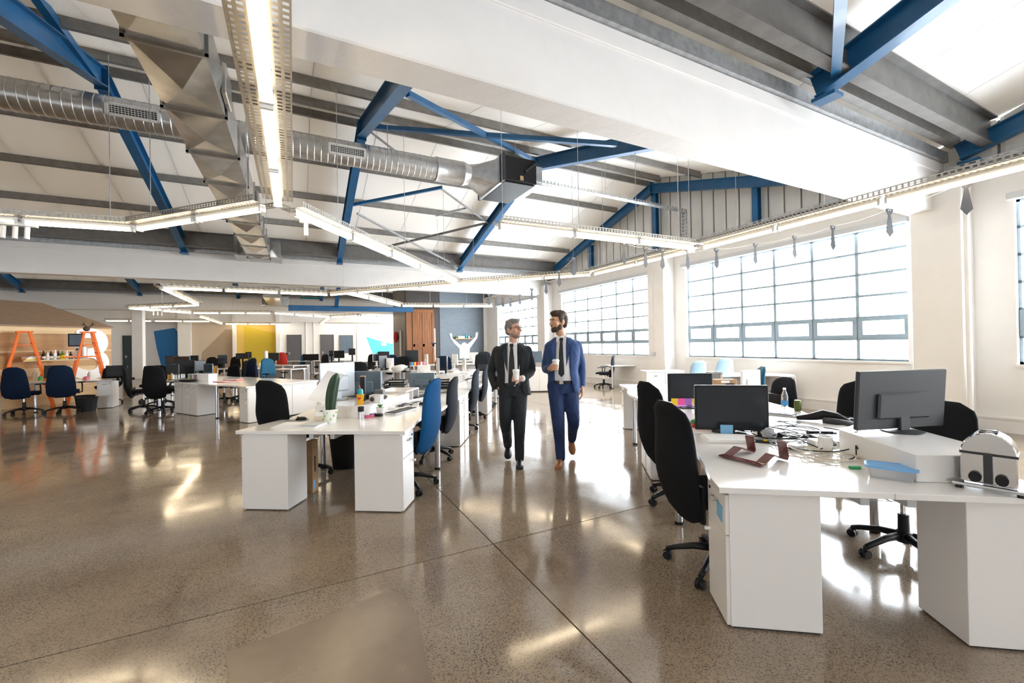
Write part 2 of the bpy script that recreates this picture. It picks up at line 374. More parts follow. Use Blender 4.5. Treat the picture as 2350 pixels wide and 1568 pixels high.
# walls away from the windows
MB().bx(XL-0.3, XL, YB-0.3, YF+0.3, 0, 6.4).build('wall_left', 'white_wall')['kind'] = 'structure'
m = MB(); q = [XL] + [c for ab in WINB for c in ab] + [XW+0.3]
for i in range(0, len(q), 2): m.bx(q[i], q[i+1], YB-0.3, YB, 0, 6.4)
for a, b in WINB: m.bx(a, b, YB-0.3, YB, 0, WZ0).bx(a, b, YB-0.3, YB, WZ1, 6.4)
m.build('wall_back', 'white_wall')['kind'] = 'structure'
m = MB(); q = [YG+0.3] + [c for ab in WINF for c in ab] + [YF+0.3]
for i in range(0, len(q), 2): m.bx(XW, XW+0.3, q[i], q[i+1], 0, 6.4)
for a, b in WINF: m.bx(XW, XW+0.3, a, b, 0, WZ0).bx(XW, XW+0.3, a, b, WZ1, 6.4)
m.build('wall_side', 'white_wall')['kind'] = 'structure'
wf = struct('wall_far')
MB().bx(XL, XW+0.3, YF, YF+0.3, 0, 6.4).build('wall_plaster', 'white_wall', wf)
# painted panels and their pilasters on the far wall
def farpoly(name, matn, pts, dy=0.02, y=YF):
    P = [GY(px_, py_, y-dy) for px_, py_ in pts]; m = MB(); n = len(P)
    vs = [(p.x, y-dy, p.z) for p in P] + [(p.x, y+0.02, p.z) for p in P]
    fs = [tuple(range(n)), tuple(range(2*n-1, n-1, -1))] + [(i, n+i, n+(i+1)%n, (i+1)%n) for i in range(n)]
    return m.add(vs, fs).build(name, matn, wf)
def c6(x, y): return (240+x/4.611, 640+y/4.611)
def c7(x, y): return (640+x/4.7, 640+y/4.7)
MB().bx(-9.3,-7.35,YF-0.015,YF+0.01,0,3.35).build('painted_panel', 'mural_grey', wf)
MB().bx(-6.62,-4.2,YF-0.015,YF+0.01,0,3.35).build('painted_panel', 'mural_beige', wf)
MB().bx(-4.0,-1.47,YF-0.015,YF+0.01,0,3.35).build('painted_panel', 'mural_ochre', wf)
farpoly('painted_shape', 'mural_blue', [c6(520,555),c6(740,520),c6(850,655),c6(848,1000),c6(620,1000),c6(550,730)])
farpoly('painted_shape', 'mural_tan', [c6(1030,780),c6(1280,535),c6(1370,540),c6(1388,640),c6(1388,960),c6(1020,960)])
farpoly('painted_shape', 'mural_yellow', [c6(1470,500),c6(1800,575),c6(1815,700),c6(1815,900),c6(1480,900)])
farpoly('painted_shape', 'mural_cyan', [c7(943,625),c7(1120,680),c7(1232,705),c7(1232,860),c7(1035,860)])
farpoly('notice', 'paper', [c7(1103,690),c7(1158,690),c7(1158,722),c7(1103,722)], 0.04)
for x0, x1 in ((-7.0-0.35,-6.62), (-4.2,-3.98), (-1.47,-1.2)):
    MB().bx(x0, x1, YF-0.3, YF, 0, 4.3).build('pilaster', 'white_wall', wf)
MB().bx(-9.6,-9.3,YF-0.3,YF,0,4.3).build('pilaster', 'white_wall', wf)
for x in (0.55, 1.1, 4.3): MB().cyl((x,YF-0.03,0),(x,YF-0.03,3.6),0.03,n=8).build('conduit', 'white_wall', wf)
def door(n, x0, x1, h, matn, y=YF):
    d = struct('door_%d' % n, loc=(x0, y, 0)); w = x1-x0
    MB().bx(0, w, -0.05, 0.0, 0, h).build('leaf', matn, d)
    m = MB(); m.bx(-0.06,0,-0.07,0.0,0,h+0.06).bx(w,w+0.06,-0.07,0.0,0,h+0.06).bx(0,w,-0.07,0.0,h,h+0.06); m.build('door_frame', matn, d)
    m = MB(); m.bx(0.08,0.12,-0.07,-0.05,0.95,1.15).bx(0.08,0.2,-0.10,-0.07,1.05,1.075); m.build('door_handle', 'brushed', d)
door(1, -10.25, -9.70, 2.4, 'door_green'); door(2, -0.70, 0.20, 2.4, 'door_grey'); door(3, 1.63, 2.50, 2.4, 'door_grey')
# small internal window with dark bars
wn = struct('window_8', loc=(2.95, YF-0.04, 0.95))
m = MB(); m.bx(0,1.05,-0.03,0.03,0,0.06).bx(0,1.05,-0.03,0.03,1.4,1.46).bx(0,0.05,-0.03,0.03,0,1.46).bx(1.0,1.05,-0.03,0.03,0,1.46); m.build('frame','dark_steel',wn)
for z in (0.48, 0.95): MB().bx(0.05,1.0,-0.025,0.025,z-0.025,z+0.025).build('transom','dark_steel',wn)
for z in (0.06, 0.505, 0.975):
    for k in range(2): MB().bx(0.05+0.475*k,0.52+0.475*k,-0.004,0.004,z,z+0.42).build('pane','steel_blue_plastic',wn)
# plaster frieze above the far wall line
MB().bx(XL, 7.4, YF-0.18, YF, 3.42, 6.2).build('frieze', 'white_wall', wf)

# projecting block with the timber sliding door and the painted blockwork wall
wg = struct('wall_grey')
MB().bx(6.78, XW, YG, YG+0.3, 0, 4.9).build('blockwork', 'grey_brick_paint', wg)
MB().bx(4.99, 6.78, YG+0.02, YG+0.3, 0, 4.9).build('dark_panel', 'dark_wall', wg)
MB().bx(4.99, 5.15, YG+0.3, 25.2, 0, 4.9).build('return_wall', 'grey_brown', wg)
MB().bx(9.35, XW, YG-0.02, YG+0.02, 0, 4.0).build('corner_trim', 'white_wall', wg)
MB().cyl((4.93,23.0,0),(4.93,23.0,2.3),0.06,n=10).build('standpipe','white_wall',wg,smooth='auto')
MB().cyl((9.30,21.8,0),(9.30,21.8,4.3),0.03,n=8).build('conduit','white_wall',wg)
dt = struct('door_4', loc=(5.29, YG-0.07, 0))
for k in range(9): MB().bx(0.128*k+0.003, 0.128*(k+1)-0.003, -0.03, 0.02, 0.05, 3.36).build('plank', 'door_wood', dt)
MB().bx(-0.30,-0.02,-0.02,0.05,0.0,3.2).build('side_leaf', 'door_wood', dt)
for z, h in ((3.24,0.2),(1.45,0.18),(0.05,0.22)): MB().bx(0.02,1.14,-0.055,-0.03,z-h/2+0.05,z+h/2).build('rail','door_wood',dt)
for x in (0.06,0.57,1.09): MB().bx(x-0.06,x+0.06,-0.055,-0.03,0.3,3.15).build('stile','door_wood',dt)
MB().bx(1.0,1.22,-0.075,-0.03,1.52,1.60).build('bolt','black_plastic',dt)
MB().bx(1.14,1.20,-0.05,0.0,0.6,2.35).build('pull_bar','brushed',dt)
bi = thing('blue_track_beam', 'long blue steel I-beam carrying the timber sliding door', 'beam', (0,0,0))
MB().ibeam((-0.37,YG-0.15,3.28),(5.35,YG-0.15,3.31),0.16,0.25).build('rail','blue_steel',bi)
MB().bar((1.65,YG-0.15,3.42),(1.65,19.6,4.5),0.16,0.2).build('strut','blue_steel',bi)

# columns under the third beam
wc = struct('trim_1')
for x in (-7.19, -15.0): MB().bx(x-0.22, x+0.22, 27.4, 27.85, 0, 3.5).build('column', 'white_wall', wc, bevel=0.02)

# concrete valley beams with box gutters
for i, y in enumerate(BEAM_Y):
    b = struct('trim_%d' % (i+2))
    MB().bx(XL, XW, y-0.165, y+0.165, 3.49, 4.36).build('concrete_beam', 'beam_paint', b, bevel=0.012)
    MB().bx(XL, XW, y-0.185, y+0.185, 4.13, 4.30).build('beam_ledge', 'beam_paint', b, bevel=0.01)
    for k in (-1, 1):
        m = MB(); m.bx(XL, XW, y+k*0.235-0.004, y+k*0.235+0.004, 4.30, 4.46).bx(XL, XW, y+k*0.02, y+k*0.235, 4.30, 4.31).bx(XL, XW, y+k*0.235-0.03*(k>0), y+k*0.235+0.03*(k<0), 4.45, 4.46)
        m.build('gutter', 'galvanised', b)

# roof bays: sheet panels, purlins and blue portal frames
RZ0, RSL, HALF = 6.0, 0.283, 6.125
FRX = [9.42, 5.40, 1.25, -2.85, -7.0, -11.15, -15.3]
def zr(y, yr): return RZ0 - RSL*abs(y-yr)
def roof_bay(n, yr, frames_x, bay):
    cl = struct('ceiling' if n == 0 else 'ceiling_%d' % n)
    pw = 1.36; k0 = int(math.ceil((XW+0.3-XL)/pw))
    for k in (-1, 1):
        ye = yr+k*HALF
        ang = math.atan2(-RSL*HALF, HALF)
        # each panel has a seam strip above its joint
        key = ('roofp', k)
        if key not in _pane:
            dz = -RSL*HALF; yy = k*HALF; w = pw-0.012
            _pane[key] = MB().add([(0,0,0),(w,0,0),(w,yy,dz),(0,yy,dz),(0,0,0.02),(w,0,0.02),(w,yy,dz+0.02),(0,yy,dz+0.02)],[(0,1,2,3),(7,6,5,4),(0,4,5,1),(1,5,6,2),(2,6,7,3),(3,7,4,0)]).mesh('roof_panel','roof_sheet')
        if ('seam',k) not in _pane:
            dz = -RSL*HALF; yy = k*HALF
            _pane[('seam',k)] = MB().add([(-0.02,0,0),(0.02,0,0),(0.02,yy,dz),(-0.02,yy,dz),(-0.02,0,0.02),(0.02,0,0.02),(0.02,yy,dz+0.02),(-0.02,yy,dz+0.02)],[(0,1,2,3),(7,6,5,4),(0,4,5,1),(1,5,6,2),(2,6,7,3),(3,7,4,0)]).mesh('seam_strip','light_grey')
        for i in range(k0): link('seam_strip', _pane[('seam',k)], cl, (XW+0.3-pw*(i+1)-0.006, yr, zr(yr,yr)+0.406))
        for i in range(k0): link('roof_panel', _pane[key], cl, (XW+0.3-pw*(i+1), yr, zr(yr,yr)+0.385))
        for d in (0.22, 1.62, 3.02, 4.42):
            y = yr+k*d; z = zr(y,yr)+0.22
            if ('pur',) not in _pane:
                m = MB(); L = XW-XL; m.bx(0,L,-0.03,-0.025,0,0.15).bx(0,L,-0.03,0.03,0.144,0.15).bx(0,L,-0.03,0.03,0,0.006).bx(0,L,0.025,0.03,0,0.02); _pane[('pur',)] = m.mesh('purlin','purlin_steel')
            link('purlin', _pane[('pur',)], cl, (XL, y, z))
        y = yr+k*5.42; z = zr(y,yr)+0.02
        m = MB(); m.bx(XL,XW,y-0.01,y+0.01,z-0.12,z+0.30).bx(XL,XW,y-0.07,y+0.07,z-0.13,z-0.11).bx(XL,XW,y-0.09,y+0.09,z+0.28,z+0.30); m.build('eave_channel','dark_steel',cl)
        y = yr+k*5.80; m = MB(); m.bx(XL,XW,y-0.06,y+0.06,z+0.02,z+0.25); m.build('eave_plate','purlin_steel',cl)
    MB().bx(XL,XW+0.3,yr-0.12,yr+0.12,RZ0+0.40,RZ0+0.44).build('ridge_cap','mid_grey',cl)
    for x in frames_x:
        near = ['gable end', 'second from the gable end', 'third from the gable end', 'fourth from the gable end', 'fifth from the gable end', 'sixth from the gable end', 'seventh from the gable end'][FRX.index(x)]
        f = thing('portal_frame', 'blue steel roof frame in %s, %s' % (bay, near), 'roof frame', (x,0,0), 0, 'blue portal frames')
        for k in (-1, 1):
            h = 0.30; s = 0.85 if x > 9 else 1
            MB().ibeam((0,yr,RZ0),(0,yr+k*5.75,zr(yr+k*5.75,yr)),0.17*s,h*s).build('rafter','blue_steel',f)
            MB().bx(-0.09,0.09,yr+k*5.62-0.12,yr+k*5.62+0.12,zr(yr+k*5.6,yr)-0.24,zr(yr+k*5.6,yr)-0.20).build('foot_plate','blue_steel',f)
        MB().bx(-0.09,0.09,yr-0.012,yr+0.012,RZ0-0.22,RZ0+0.20).build('apex_plate','blue_steel',f)
BAYN = ['the bay over the camera end', 'the second bay', 'the third bay', 'the farthest bay']
for n, yr in enumerate((-2.985, 9.265, 21.515, 33.765)):
    fx = {0: FRX[:3], 1: FRX[:5], 2: FRX[1:6], 3: [FRX[3]]}[n]
    roof_bay(n, yr, fx, BAYN[n])

# corrugated gable cladding above the window wall
def gable(yr, n):
    w = struct('wall_gable_%d' % n)
    MB().add([(9.78,yr-HALF,4.0),(9.78,yr+HALF,4.0),(9.78,yr+HALF,4.6),(9.78,yr,6.45),(9.78,yr-HALF,4.6),(9.84,yr-HALF,4.0),(9.84,yr+HALF,4.0),(9.84,yr+HALF,4.6),(9.84,yr,6.45),(9.84,yr-HALF,4.6)],[(4,3,2,1,0),(5,6,7,8,9),(0,1,6,5),(1,2,7,6),(2,3,8,7),(3,4,9,8),(4,0,5,9)]).build('backing','cladding_joint',w)
    pw = 0.36; N = int(2*HALF/pw)
    for i in range(N):
        y0 = yr-HALF+pw*i+0.018; y1 = y0+pw-0.036
        t0, t1 = zr(y0,yr)+0.37, zr(y1,yr)+0.37; m = MB()
        ym = (y0+y1)/2; tm = (t0+t1)/2
        m.add([(9.765,y0,4.02),(9.745,y0+0.05,4.02),(9.745,y1-0.05,4.02),(9.765,y1,4.02),(9.765,y0,t0),(9.745,y0+0.05,t0),(9.745,y1-0.05,t1),(9.765,y1,t1),(9.775,y0,4.02),(9.775,y1,4.02),(9.775,y0,t0),(9.775,y1,t1)],
              [(0,1,5,4),(1,2,6,5),(2,3,7,6),(0,4,10,8),(3,9,11,7),(8,10,11,9),(4,5,6,7,11,10),(0,8,9,3,2,1)])
        m.build('cladding_sheet','cladding',w)
    for y in (yr, yr-3.1, yr+3.1):
        MB().ibeam((9.55,y,4.05),(9.55,y,zr(y,yr)-0.12),0.14,0.14,up=(1,0,0)).build('post','blue_steel',w)
for n, yr in enumerate((-2.985, 9.265, 21.515)): gable(yr, n+1)
# ================================================================== services under the roof
# round spiral duct with grilles, ending in the black fan unit
DY, DZ, DR = 8.6, 5.16, 0.225
du = thing('round_duct', 'long round spiral galvanised air duct running under the ridge', 'duct', (0,0,0))
rings = []; x = XL+0.05; n = 28
def ring(x, r): return [(x, DY+r*math.cos(2*PI*k/n), DZ+r*math.sin(2*PI*k/n)) for k in range(n)]
while x < 2.55:
    rings += [ring(x, DR), ring(x+0.008, DR+0.007), ring(x+0.016, DR)]; x += 0.115
rings.append(ring(2.6, DR))
MB().rings(rings).build('spiral_pipe', 'duct_steel', du, smooth='auto')
MB().rings([ring(2.6,0.245),ring(2.62,0.255),ring(2.64,0.245),ring(3.20,0.245),ring(3.21,0.252),ring(3.33,0.215),ring(3.38,0.215)]).build('collar','duct_steel',du,smooth='auto')
m = MB(); r0 = ring(3.36,0.22); sq = []
for k in range(n):
    a = 2*PI*k/n; c, s_ = math.cos(a), math.sin(a); q = max(abs(c)/0.52, abs(s_)/0.26); sq.append((3.86, DY+c/q, DZ+s_/q))
m.rings([r0, sq]).build('transition','duct_steel',du)
MB().bx(3.84,3.90,DY-0.56,DY+0.56,DZ-0.29,DZ+0.29).build('flange','duct_steel',du)
for xg in (-2.21, 0.87):
    M = Matrix.Translation((xg, DY, DZ)) @ Matrix.Rotation(R(12), 4, 'X')
    m = MB(); W_, H_ = 0.66, 0.19; y0, y1 = -0.262, -0.20
    for a in ((-W_/2,W_/2,-H_/2,-H_/2+0.03),(-W_/2,W_/2,H_/2-0.03,H_/2),(-W_/2,-W_/2+0.04,-H_/2,H_/2),(W_/2-0.04,W_/2,-H_/2,H_/2)): m.box(((a[0]+a[1])/2,(y0+y1)/2,(a[2]+a[3])/2),(a[1]-a[0],y1-y0,a[3]-a[2]))
    m2 = MB(); m2.add(m.v, m.f, M); g = m2.build('grille','lamp_white',du)
    m = MB(); m.box((0,-0.232,0),(W_-0.06,0.01,H_-0.04)); m2 = MB(); m2.add(m.v,m.f,M); m2.build('grille_back','black_plastic',g)
    m = MB()
    for i in range(5): m.box((0,-0.247,-0.056+0.028*i),(W_-0.06,0.008,0.008))
    for i in range(16): m.box((-0.29+0.0387*i,-0.242,0),(0.005,0.008,H_-0.05))
    m2 = MB(); m2.add(m.v,m.f,M); m2.build('louvre','lamp_white',g)
for xh in (-6.0, -0.3, 1.6):
    MB().cyl((xh,DY-0.24,DZ),(xh,DY-0.24,5.75),0.006,n=6).build('hanger','galvanised',du)
ac = thing('fan_unit', 'black boxy fan unit at the end of the round duct', 'fan unit', (4.28,DY,4.92))
MB().bx(-0.38,0.40,-0.68,0.68,0,0.52).build('casing','black_plastic',ac,bevel=0.012)
MB().bx(-0.42,-0.36,-0.70,0.70,-0.03,0.55).build('end_frame','dark_grey',ac)
MB().bx(-0.34,0.36,-0.62,0.62,-0.03,0.0).build('base_panel','black_plastic',ac)
MB().tube([(0.10,-0.70,0.22),(0.36,-0.70,0.44),(0.38,-0.70,0.48)],0.03,n=6).build('damper_lever','black_plastic',ac)
MB().bx(0.36,0.62,-0.55,0.55,0.05,0.46).build('outlet','galvanised',ac)
for x_ in (-0.3,0.3): MB().cyl((x_,-0.6,0.5),(x_,-0.6,1.0),0.006,n=6).build('hanger','galvanised',ac)
MB().bx(-0.02,0.06,-0.705,-0.68,0.03,0.12).build('tag','cardboard',ac)

# rectangular duct along the room with cross-broken panels
sd = thing('square_duct', 'big rectangular sheet metal duct with cross-creased panels running down the room', 'duct', (-0.985,0,4.1))
hw, hh = 0.275, 0.46; y = 3.42; L = 1.16; k = 0
while y < 14.2:
    y1 = min(y+L, 14.35); ym = (y+y1)/2; b = 0.07
    vs = [(-hw,y,0),(hw,y,0),(hw,y1,0),(-hw,y1,0),(0,ym,-b),(-hw,y,hh),(hw,y,hh),(hw,y1,hh),(-hw,y1,hh),(hw+b*0.7,ym,hh/2),(-hw-b*0.7,ym,hh/2)]
    fs = [(1,0,4),(2,1,4),(3,2,4),(0,3,4),(5,6,7,8),(1,2,9),(2,7,9),(7,6,9),(6,1,9),(0,5,10),(5,8,10),(8,3,10),(3,0,10),(0,1,6,5),(2,3,8,7)]
    s_ = MB().add(vs, fs).build('duct_section','duct_sheet',sd)
    m = MB(); m.bx(-hw-0.03,hw+0.03,y1-0.015,y1+0.015,-0.035,0.0).bx(hw,hw+0.03,y1-0.015,y1+0.015,-0.03,hh+0.02).bx(-hw-0.03,-hw,y1-0.015,y1+0.015,-0.03,hh+0.02); m.build('joint_flange','duct_sheet',s_)
    y = y1; k += 1
for yy in (5.3, 9.4): MB().bx(hw+0.02,hw+0.07,yy,yy+0.42,0.06,0.38).build('access_hatch','duct_sheet',sd,bevel=0.01)
m = MB(); m.add([(-hw,14.1,0),(hw,14.1,0),(hw,14.95,0.0),(-hw,14.95,0.0),(-hw,14.1,hh),(hw,14.1,hh),(hw,14.95,hh),(-hw,14.95,hh)],[(3,2,1,0),(4,5,6,7),(0,1,5,4),(1,2,6,5),(2,3,7,6),(3,0,4,7)]).build('end_box','duct_sheet',sd)
for k in (-1,1):
    m = MB(); a, b = k*hw, k*(hw+0.30)
    m.add([(a,14.15,0.02),(a,14.9,0.02),(a,14.9,hh),(a,14.15,hh),(b,14.0,-0.02),(b,15.0,-0.02),(b,15.0,hh+0.04),(b,14.0,hh+0.04)],[(0,1,5,4),(1,2,6,5),(2,3,7,6),(3,0,4,7)]); m.build('outlet_hood','duct_sheet',sd)
for yy in (4.55, 8.1, 12.4):
    for k in (-1,1): MB().cyl((k*(hw+0.03),yy,hh),(k*(hw+0.03),yy,1.45),0.006,n=6).build('hanger','galvanised',sd)
sd2 = thing('square_duct', 'far end of a sheet metal duct with two outlet hoods in the third bay', 'duct', (-1.05,26.0,3.75))
MB().bx(-0.33,0.33,-4,0.6,0,0.5).build('duct_section','duct_sheet',sd2)
for k in (-1,1):
    a, b = k*0.33, k*0.62
    MB().add([(a,0,0.02),(a,0.55,0.02),(a,0.55,0.48),(a,0,0.48),(b,-0.1,-0.05),(b,0.65,-0.05),(b,0.65,0.5),(b,-0.1,0.5)],[(0,1,5,4),(1,2,6,5),(2,3,7,6),(3,0,4,7)]).build('outlet_hood','duct_sheet',sd2)

# bracing rods and angles in the roof slopes, set out on the slope planes
YR = 9.265
def slope_pt(px_, py_, side):
    d = _ray(px_, py_)                         # z = RZ0 - RSL*side*(y-YR)
    t = (RZ0 + RSL*side*YR - EYE.z)/(d.z + RSL*side*d.y); return EYE + d*t
br = thing('roof_bracing', 'crossed bracing bars between the blue frames of the second bay', 'bracing', (0,0,0))
for (a, b, side, w_, mt) in [((810,470),(1015,430),1,0.07,'blue_steel'),((820,490),(1050,612),1,0.05,'galvanised'),((885,567),(1112,513),1,0.06,'dark_steel'),((1008,430),(1120,512),1,0.04,'galvanised'),
        ((935,215),(1232,372),-1,0.08,'blue_steel'),((862,292),(1420,332),-1,0.08,'blue_steel'),((853,305),(905,345),1,0.035,'galvanised'),((1000,495),(1070,478),1,0.05,'galvanised')]:
    p, q = slope_pt(*a, side), slope_pt(*b, side); MB().bar(p, q, w_, w_).build('brace', mt, br)
b2 = thing('roof_strut', 'blue diagonal strut meeting the rafter above the bright near roof', 'strut', (0,0,0))
MB().bar((5.55, 2.62, 4.42),GY(1932,-40,1.75),0.09,0.09).build('strut_bar','blue_steel',b2)
b3 = thing('roof_strut', 'thin blue strut rising beside the left ridge of the second bay', 'strut', (0,0,0))
MB().bar((-2.85,9.0,5.85),(-2.75,6.2,5.75),0.1,0.12).build('strut_bar','blue_steel',b3)
# small high cable tray from the fan unit, dropping at its far end
ct = thing('cable_tray', 'thin perforated cable tray high up beyond the black fan unit', 'cable tray', (0,0,0))
def strip_perf(m, p0, p1, w, up=(0,0,1), pitch=0.1, fl=0.05):
    # perforated channel: two edge strips and cross bars, flanges upward
    p0, p1 = Vector(p0), Vector(p1); d = p1-p0; L = d.length; d.normalize(); u = Vector(up); a = d.cross(u).normalized(); u = a.cross(d)
    def quad(o0, o1, h0, h1, s0, s1):
        m.add([p0+d*s0+a*o0+u*h0, p0+d*s1+a*o0+u*h0, p0+d*s1+a*o1+u*h1, p0+d*s0+a*o1+u*h1], [(0,1,2,3)])
    return quad, L
def tray_mesh(m, p0, p1, w=0.33, fl=0.075, pitch=0.05, cols=6):
    q, L = strip_perf(m, p0, p1, w)
    e = w/2
    edges = [(-e + w*(i/cols)) for i in range(cols+1)]
    gw = 0.011
    for i, c in enumerate(edges):
        q(max(-e, c-gw), min(e, c+gw), 0, 0, 0, L)
    nb = max(1, int(L/pitch))
    for j in range(nb):
        s0 = j*L/nb; s1 = s0 + L/nb*0.55
        for i in range(cols): q(edges[i]+gw, edges[i+1]-gw, 0, 0, s0, s1)
    for k in (-1, 1):
        o = k*e
        for h0, h1 in ((0,0.016),(0.034,0.041),(0.059,fl)): q(o, o, h0, h1, 0, L)
        for j in range(nb):
            s0 = j*L/nb; s1 = s0 + L/nb*0.38
            q(o, o, 0.016, 0.034, s0, s1); q(o, o, 0.041, 0.059, s0, s1)
        q(o, o-k*0.012, fl, fl, 0, L)
    return m
p, q_, r_ = GY(1158,405,8.0), GY(1572,487,8.0), GY(1572,552,8.0)
m = MB(); tray_mesh(m, p, q_, 0.14, 0.06, 0.09, 3); tray_mesh(m, q_, r_, 0.14, 0.06, 0.09, 3); m.build('tray','galvanised',ct)
for t in (0.05, 0.5, 0.95):
    w = p.lerp(q_, t); MB().cyl(w, (w.x,w.y,6.0), 0.005, n=5).build('hanging_wire','galvanised',ct)
# cable tray lying on the window wall coping
ct2 = thing('cable_tray', 'perforated cable tray lying along the ledge above the windows', 'cable tray', (0,0,0))
m = MB(); tray_mesh(m, (XW-0.10,-4,4.09), (XW-0.10,15.0,4.09), 0.18, 0.07, 0.12, 4); m.build('tray','galvanised',ct2)
MB().bx(XW-0.21,XW-0.19,-4,15.0,4.05,4.075).build('cable','black_plastic',ct2)

# hanging light runs: perforated tray, lamps with glowing diffusers, suspension wires
def roof_z(y):
    for yr in (-2.985, 9.265, 21.515, 33.765):
        if abs(y-yr) <= HALF: return zr(y, yr)+0.1
    return 4.5
LZ = 3.30
def light_run(label, p0, p1, lamps=None, lamp_len=1.2, pitch=0.05, wires=(0.12,0.88), skip=(), tray=True):
    p0, p1 = Vector((*p0, LZ)), Vector((*p1, LZ)); d = p1-p0; L = d.length; d.normalize(); a = d.cross(Vector((0,0,1)))
    mid = (p0+p1)/2
    t = thing('light_tray', label, 'ceiling light', (mid.x, mid.y, LZ), 0, 'zigzag light runs')
    q0, q1 = p0-mid, p1-mid; q0.z = q1.z = 0
    if tray: m = MB(); tray_mesh(m, q0, q1, 0.33, 0.075, pitch, 6 if pitch < 0.1 else 3); m.build('tray','tray_steel',t)
    n = lamps if lamps else max(1, int((L+0.05)/(lamp_len+0.04))); step = L/n; ll = min(step-0.05, 1.5)
    for i in range(n):
        if i in skip: continue
        c = q0 + d*(step*(i+0.5)); e = d*(ll/2); z = Vector((0,0,-0.028))
        b = MB().bar(c-e+z, c+e+z, 0.075, 0.05).build('lamp','lamp_white',t)
        m = MB(); prof = [(0.043*math.cos(R(180+180*k/6)), 0.040*math.sin(R(180+180*k/6))-0.054) for k in range(7)]
        rr = [[c+d*s_+a*x_+Vector((0,0,z_)) for x_, z_ in prof] for s_ in (-ll/2+0.03, ll/2-0.03)]
        m.rings(rr).build('tube','tube_glow',b)
        for s_ in (-1,1): MB().bar(c+d*s_*(ll/2-0.03)+Vector((0,0,-0.06)), c+d*s_*(ll/2)+Vector((0,0,-0.06)), 0.085, 0.07).build('end_cap','lamp_white',b)
    for w in wires:
        c = q0.lerp(q1, w)
        MB().cyl((c.x,c.y,0.06),(c.x,c.y,roof_z(mid.y+c.y)-LZ),0.005,n=5).build('hanging_wire','galvanised',t)
    return t
J1 = (-0.20, 6.10)
light_run('perforated light tray passing overhead below the big white beam', (-0.16,1.0), (-0.2,6.0), 4, wires=(0.6,))
light_run('light tray heading left from the central junction', (-0.36,6.22), (-2.08,8.0), 2)
light_run('light tray at the left edge, after the bend', (-2.1,8.03), (-4.6,8.3), 2, lamp_len=1.2)
light_run('long light tray running diagonally from the central junction to the far beam', (-0.05,6.25), (4.15,11.70), 5, wires=(0.15,0.5,0.85))
light_run('light run under the far beam, left half', (-3.47,15.33), (0.95,15.62), 3, pitch=0.14, wires=())
light_run('light run from the far beam to the diagonal junction', (1.0,15.58), (4.15,11.82), 4, pitch=0.1)
light_run('light run from the diagonal junction towards the windows', (4.25,11.72), (6.85,8.90), 3, pitch=0.08)
light_run('light run beside the window with the tie garland, far stretch', (6.88,8.80), (6.95,5.75), 2, pitch=0.06)
light_run('light tray hanging across below the gable wall', (2.73,5.80), (6.80,5.66), 3, pitch=0.06, wires=(0.02,0.36,0.66,0.98))
light_run('light run along the windows under the near beam end', (6.95,5.55), (6.80,-1.5), 5, pitch=0.06, wires=(0.1,0.3))
light_run('light run dropping back beyond the far beam', (1.45,14.99), (4.08,18.98), 3, pitch=0.14, wires=(0.6,))
light_run('light run in front of the grey wall', (4.15,19.03), (8.2,18.1), 3, pitch=0.14, wires=(0.3,0.7))
light_run('upper stroke of the far left light zigzag', (-3.5,15.4), (-3.56,20.8), 4, pitch=0.2, wires=(0.5,))
light_run('middle stroke of the far left light zigzag', (-3.6,20.9), (-6.3,23.05), 3, pitch=0.25, wires=(0.5,))
light_run('light run near the white column, first stretch', (-6.34,23.15), (-4.62,25.35), 2, pitch=0.25, wires=(0.5,))
light_run('light run near the white column, second stretch', (-4.55,25.4), (-1.2,24.75), 3, pitch=0.25, wires=(0.5,))
light_run('light run near the white column, third stretch', (-1.1,24.72), (1.7,27.28), 3, pitch=0.25, wires=(0.5,))
light_run('light run pointing to the two grey doors', (1.75,27.5), (1.6,35.6), 5, pitch=0.4, wires=())
light_run('farthest light run over the cyan mural', (1.7,35.72), (7.1,35.74), 4, pitch=0.4, wires=())
light_run('light run above the dark panel, left stretch', (1.8,27.3), (3.1,25.55), 2, pitch=0.3, wires=())
light_run('light run above the dark panel, right stretch', (3.2,25.52), (6.2,27.65), 3, pitch=0.3, wires=())
light_run('slanting light run over the beige painted panel', (-4.74,28.0), (-4.78,35.9), 5, pitch=0.4, wires=())
light_run('light run over the yellow painted panel', (-4.6,36.0), (-0.45,35.9), 3, pitch=0.4, wires=())
light_run('light run above the green door beside the column', (-10.1,33.0), (-7.9,32.86), 2, pitch=0.4, wires=(0.1,0.9))
light_run('light run over the blue painted shape', (-7.8,32.85), (-5.0,32.86), 2, pitch=0.4, wires=(0.1,0.9))
# spotlights on the light runs
def spots(label, p, n, dx, dy):
    s = thing('spotlight_bar', label, 'spotlight', (p[0], p[1], LZ-0.09))
    MB().box((0,0,0),(0.06+abs(dx)*n,0.06+abs(dy)*n,0.04)).build('mount','lamp_white',s)
    for i in range(n):
        o = (i-(n-1)/2); c = (dx*o, dy*o, -0.03)
        MB().cyl(c,(c[0],c[1]-0.02,c[2]-0.17),0.028,n=10).build('lamp_head','lamp_white',s,smooth='auto')
spots('white spotlight pair under the left edge light tray', (-3.42,8.19), 3, 0.12, -0.01)
spots('single white spotlight hanging below the diagonal light tray', (0.12,6.52), 1, 0.1, 0)
spots('cluster of small white spotlights by the white column', (-5.6,24.1), 3, 0.12, 0.1)

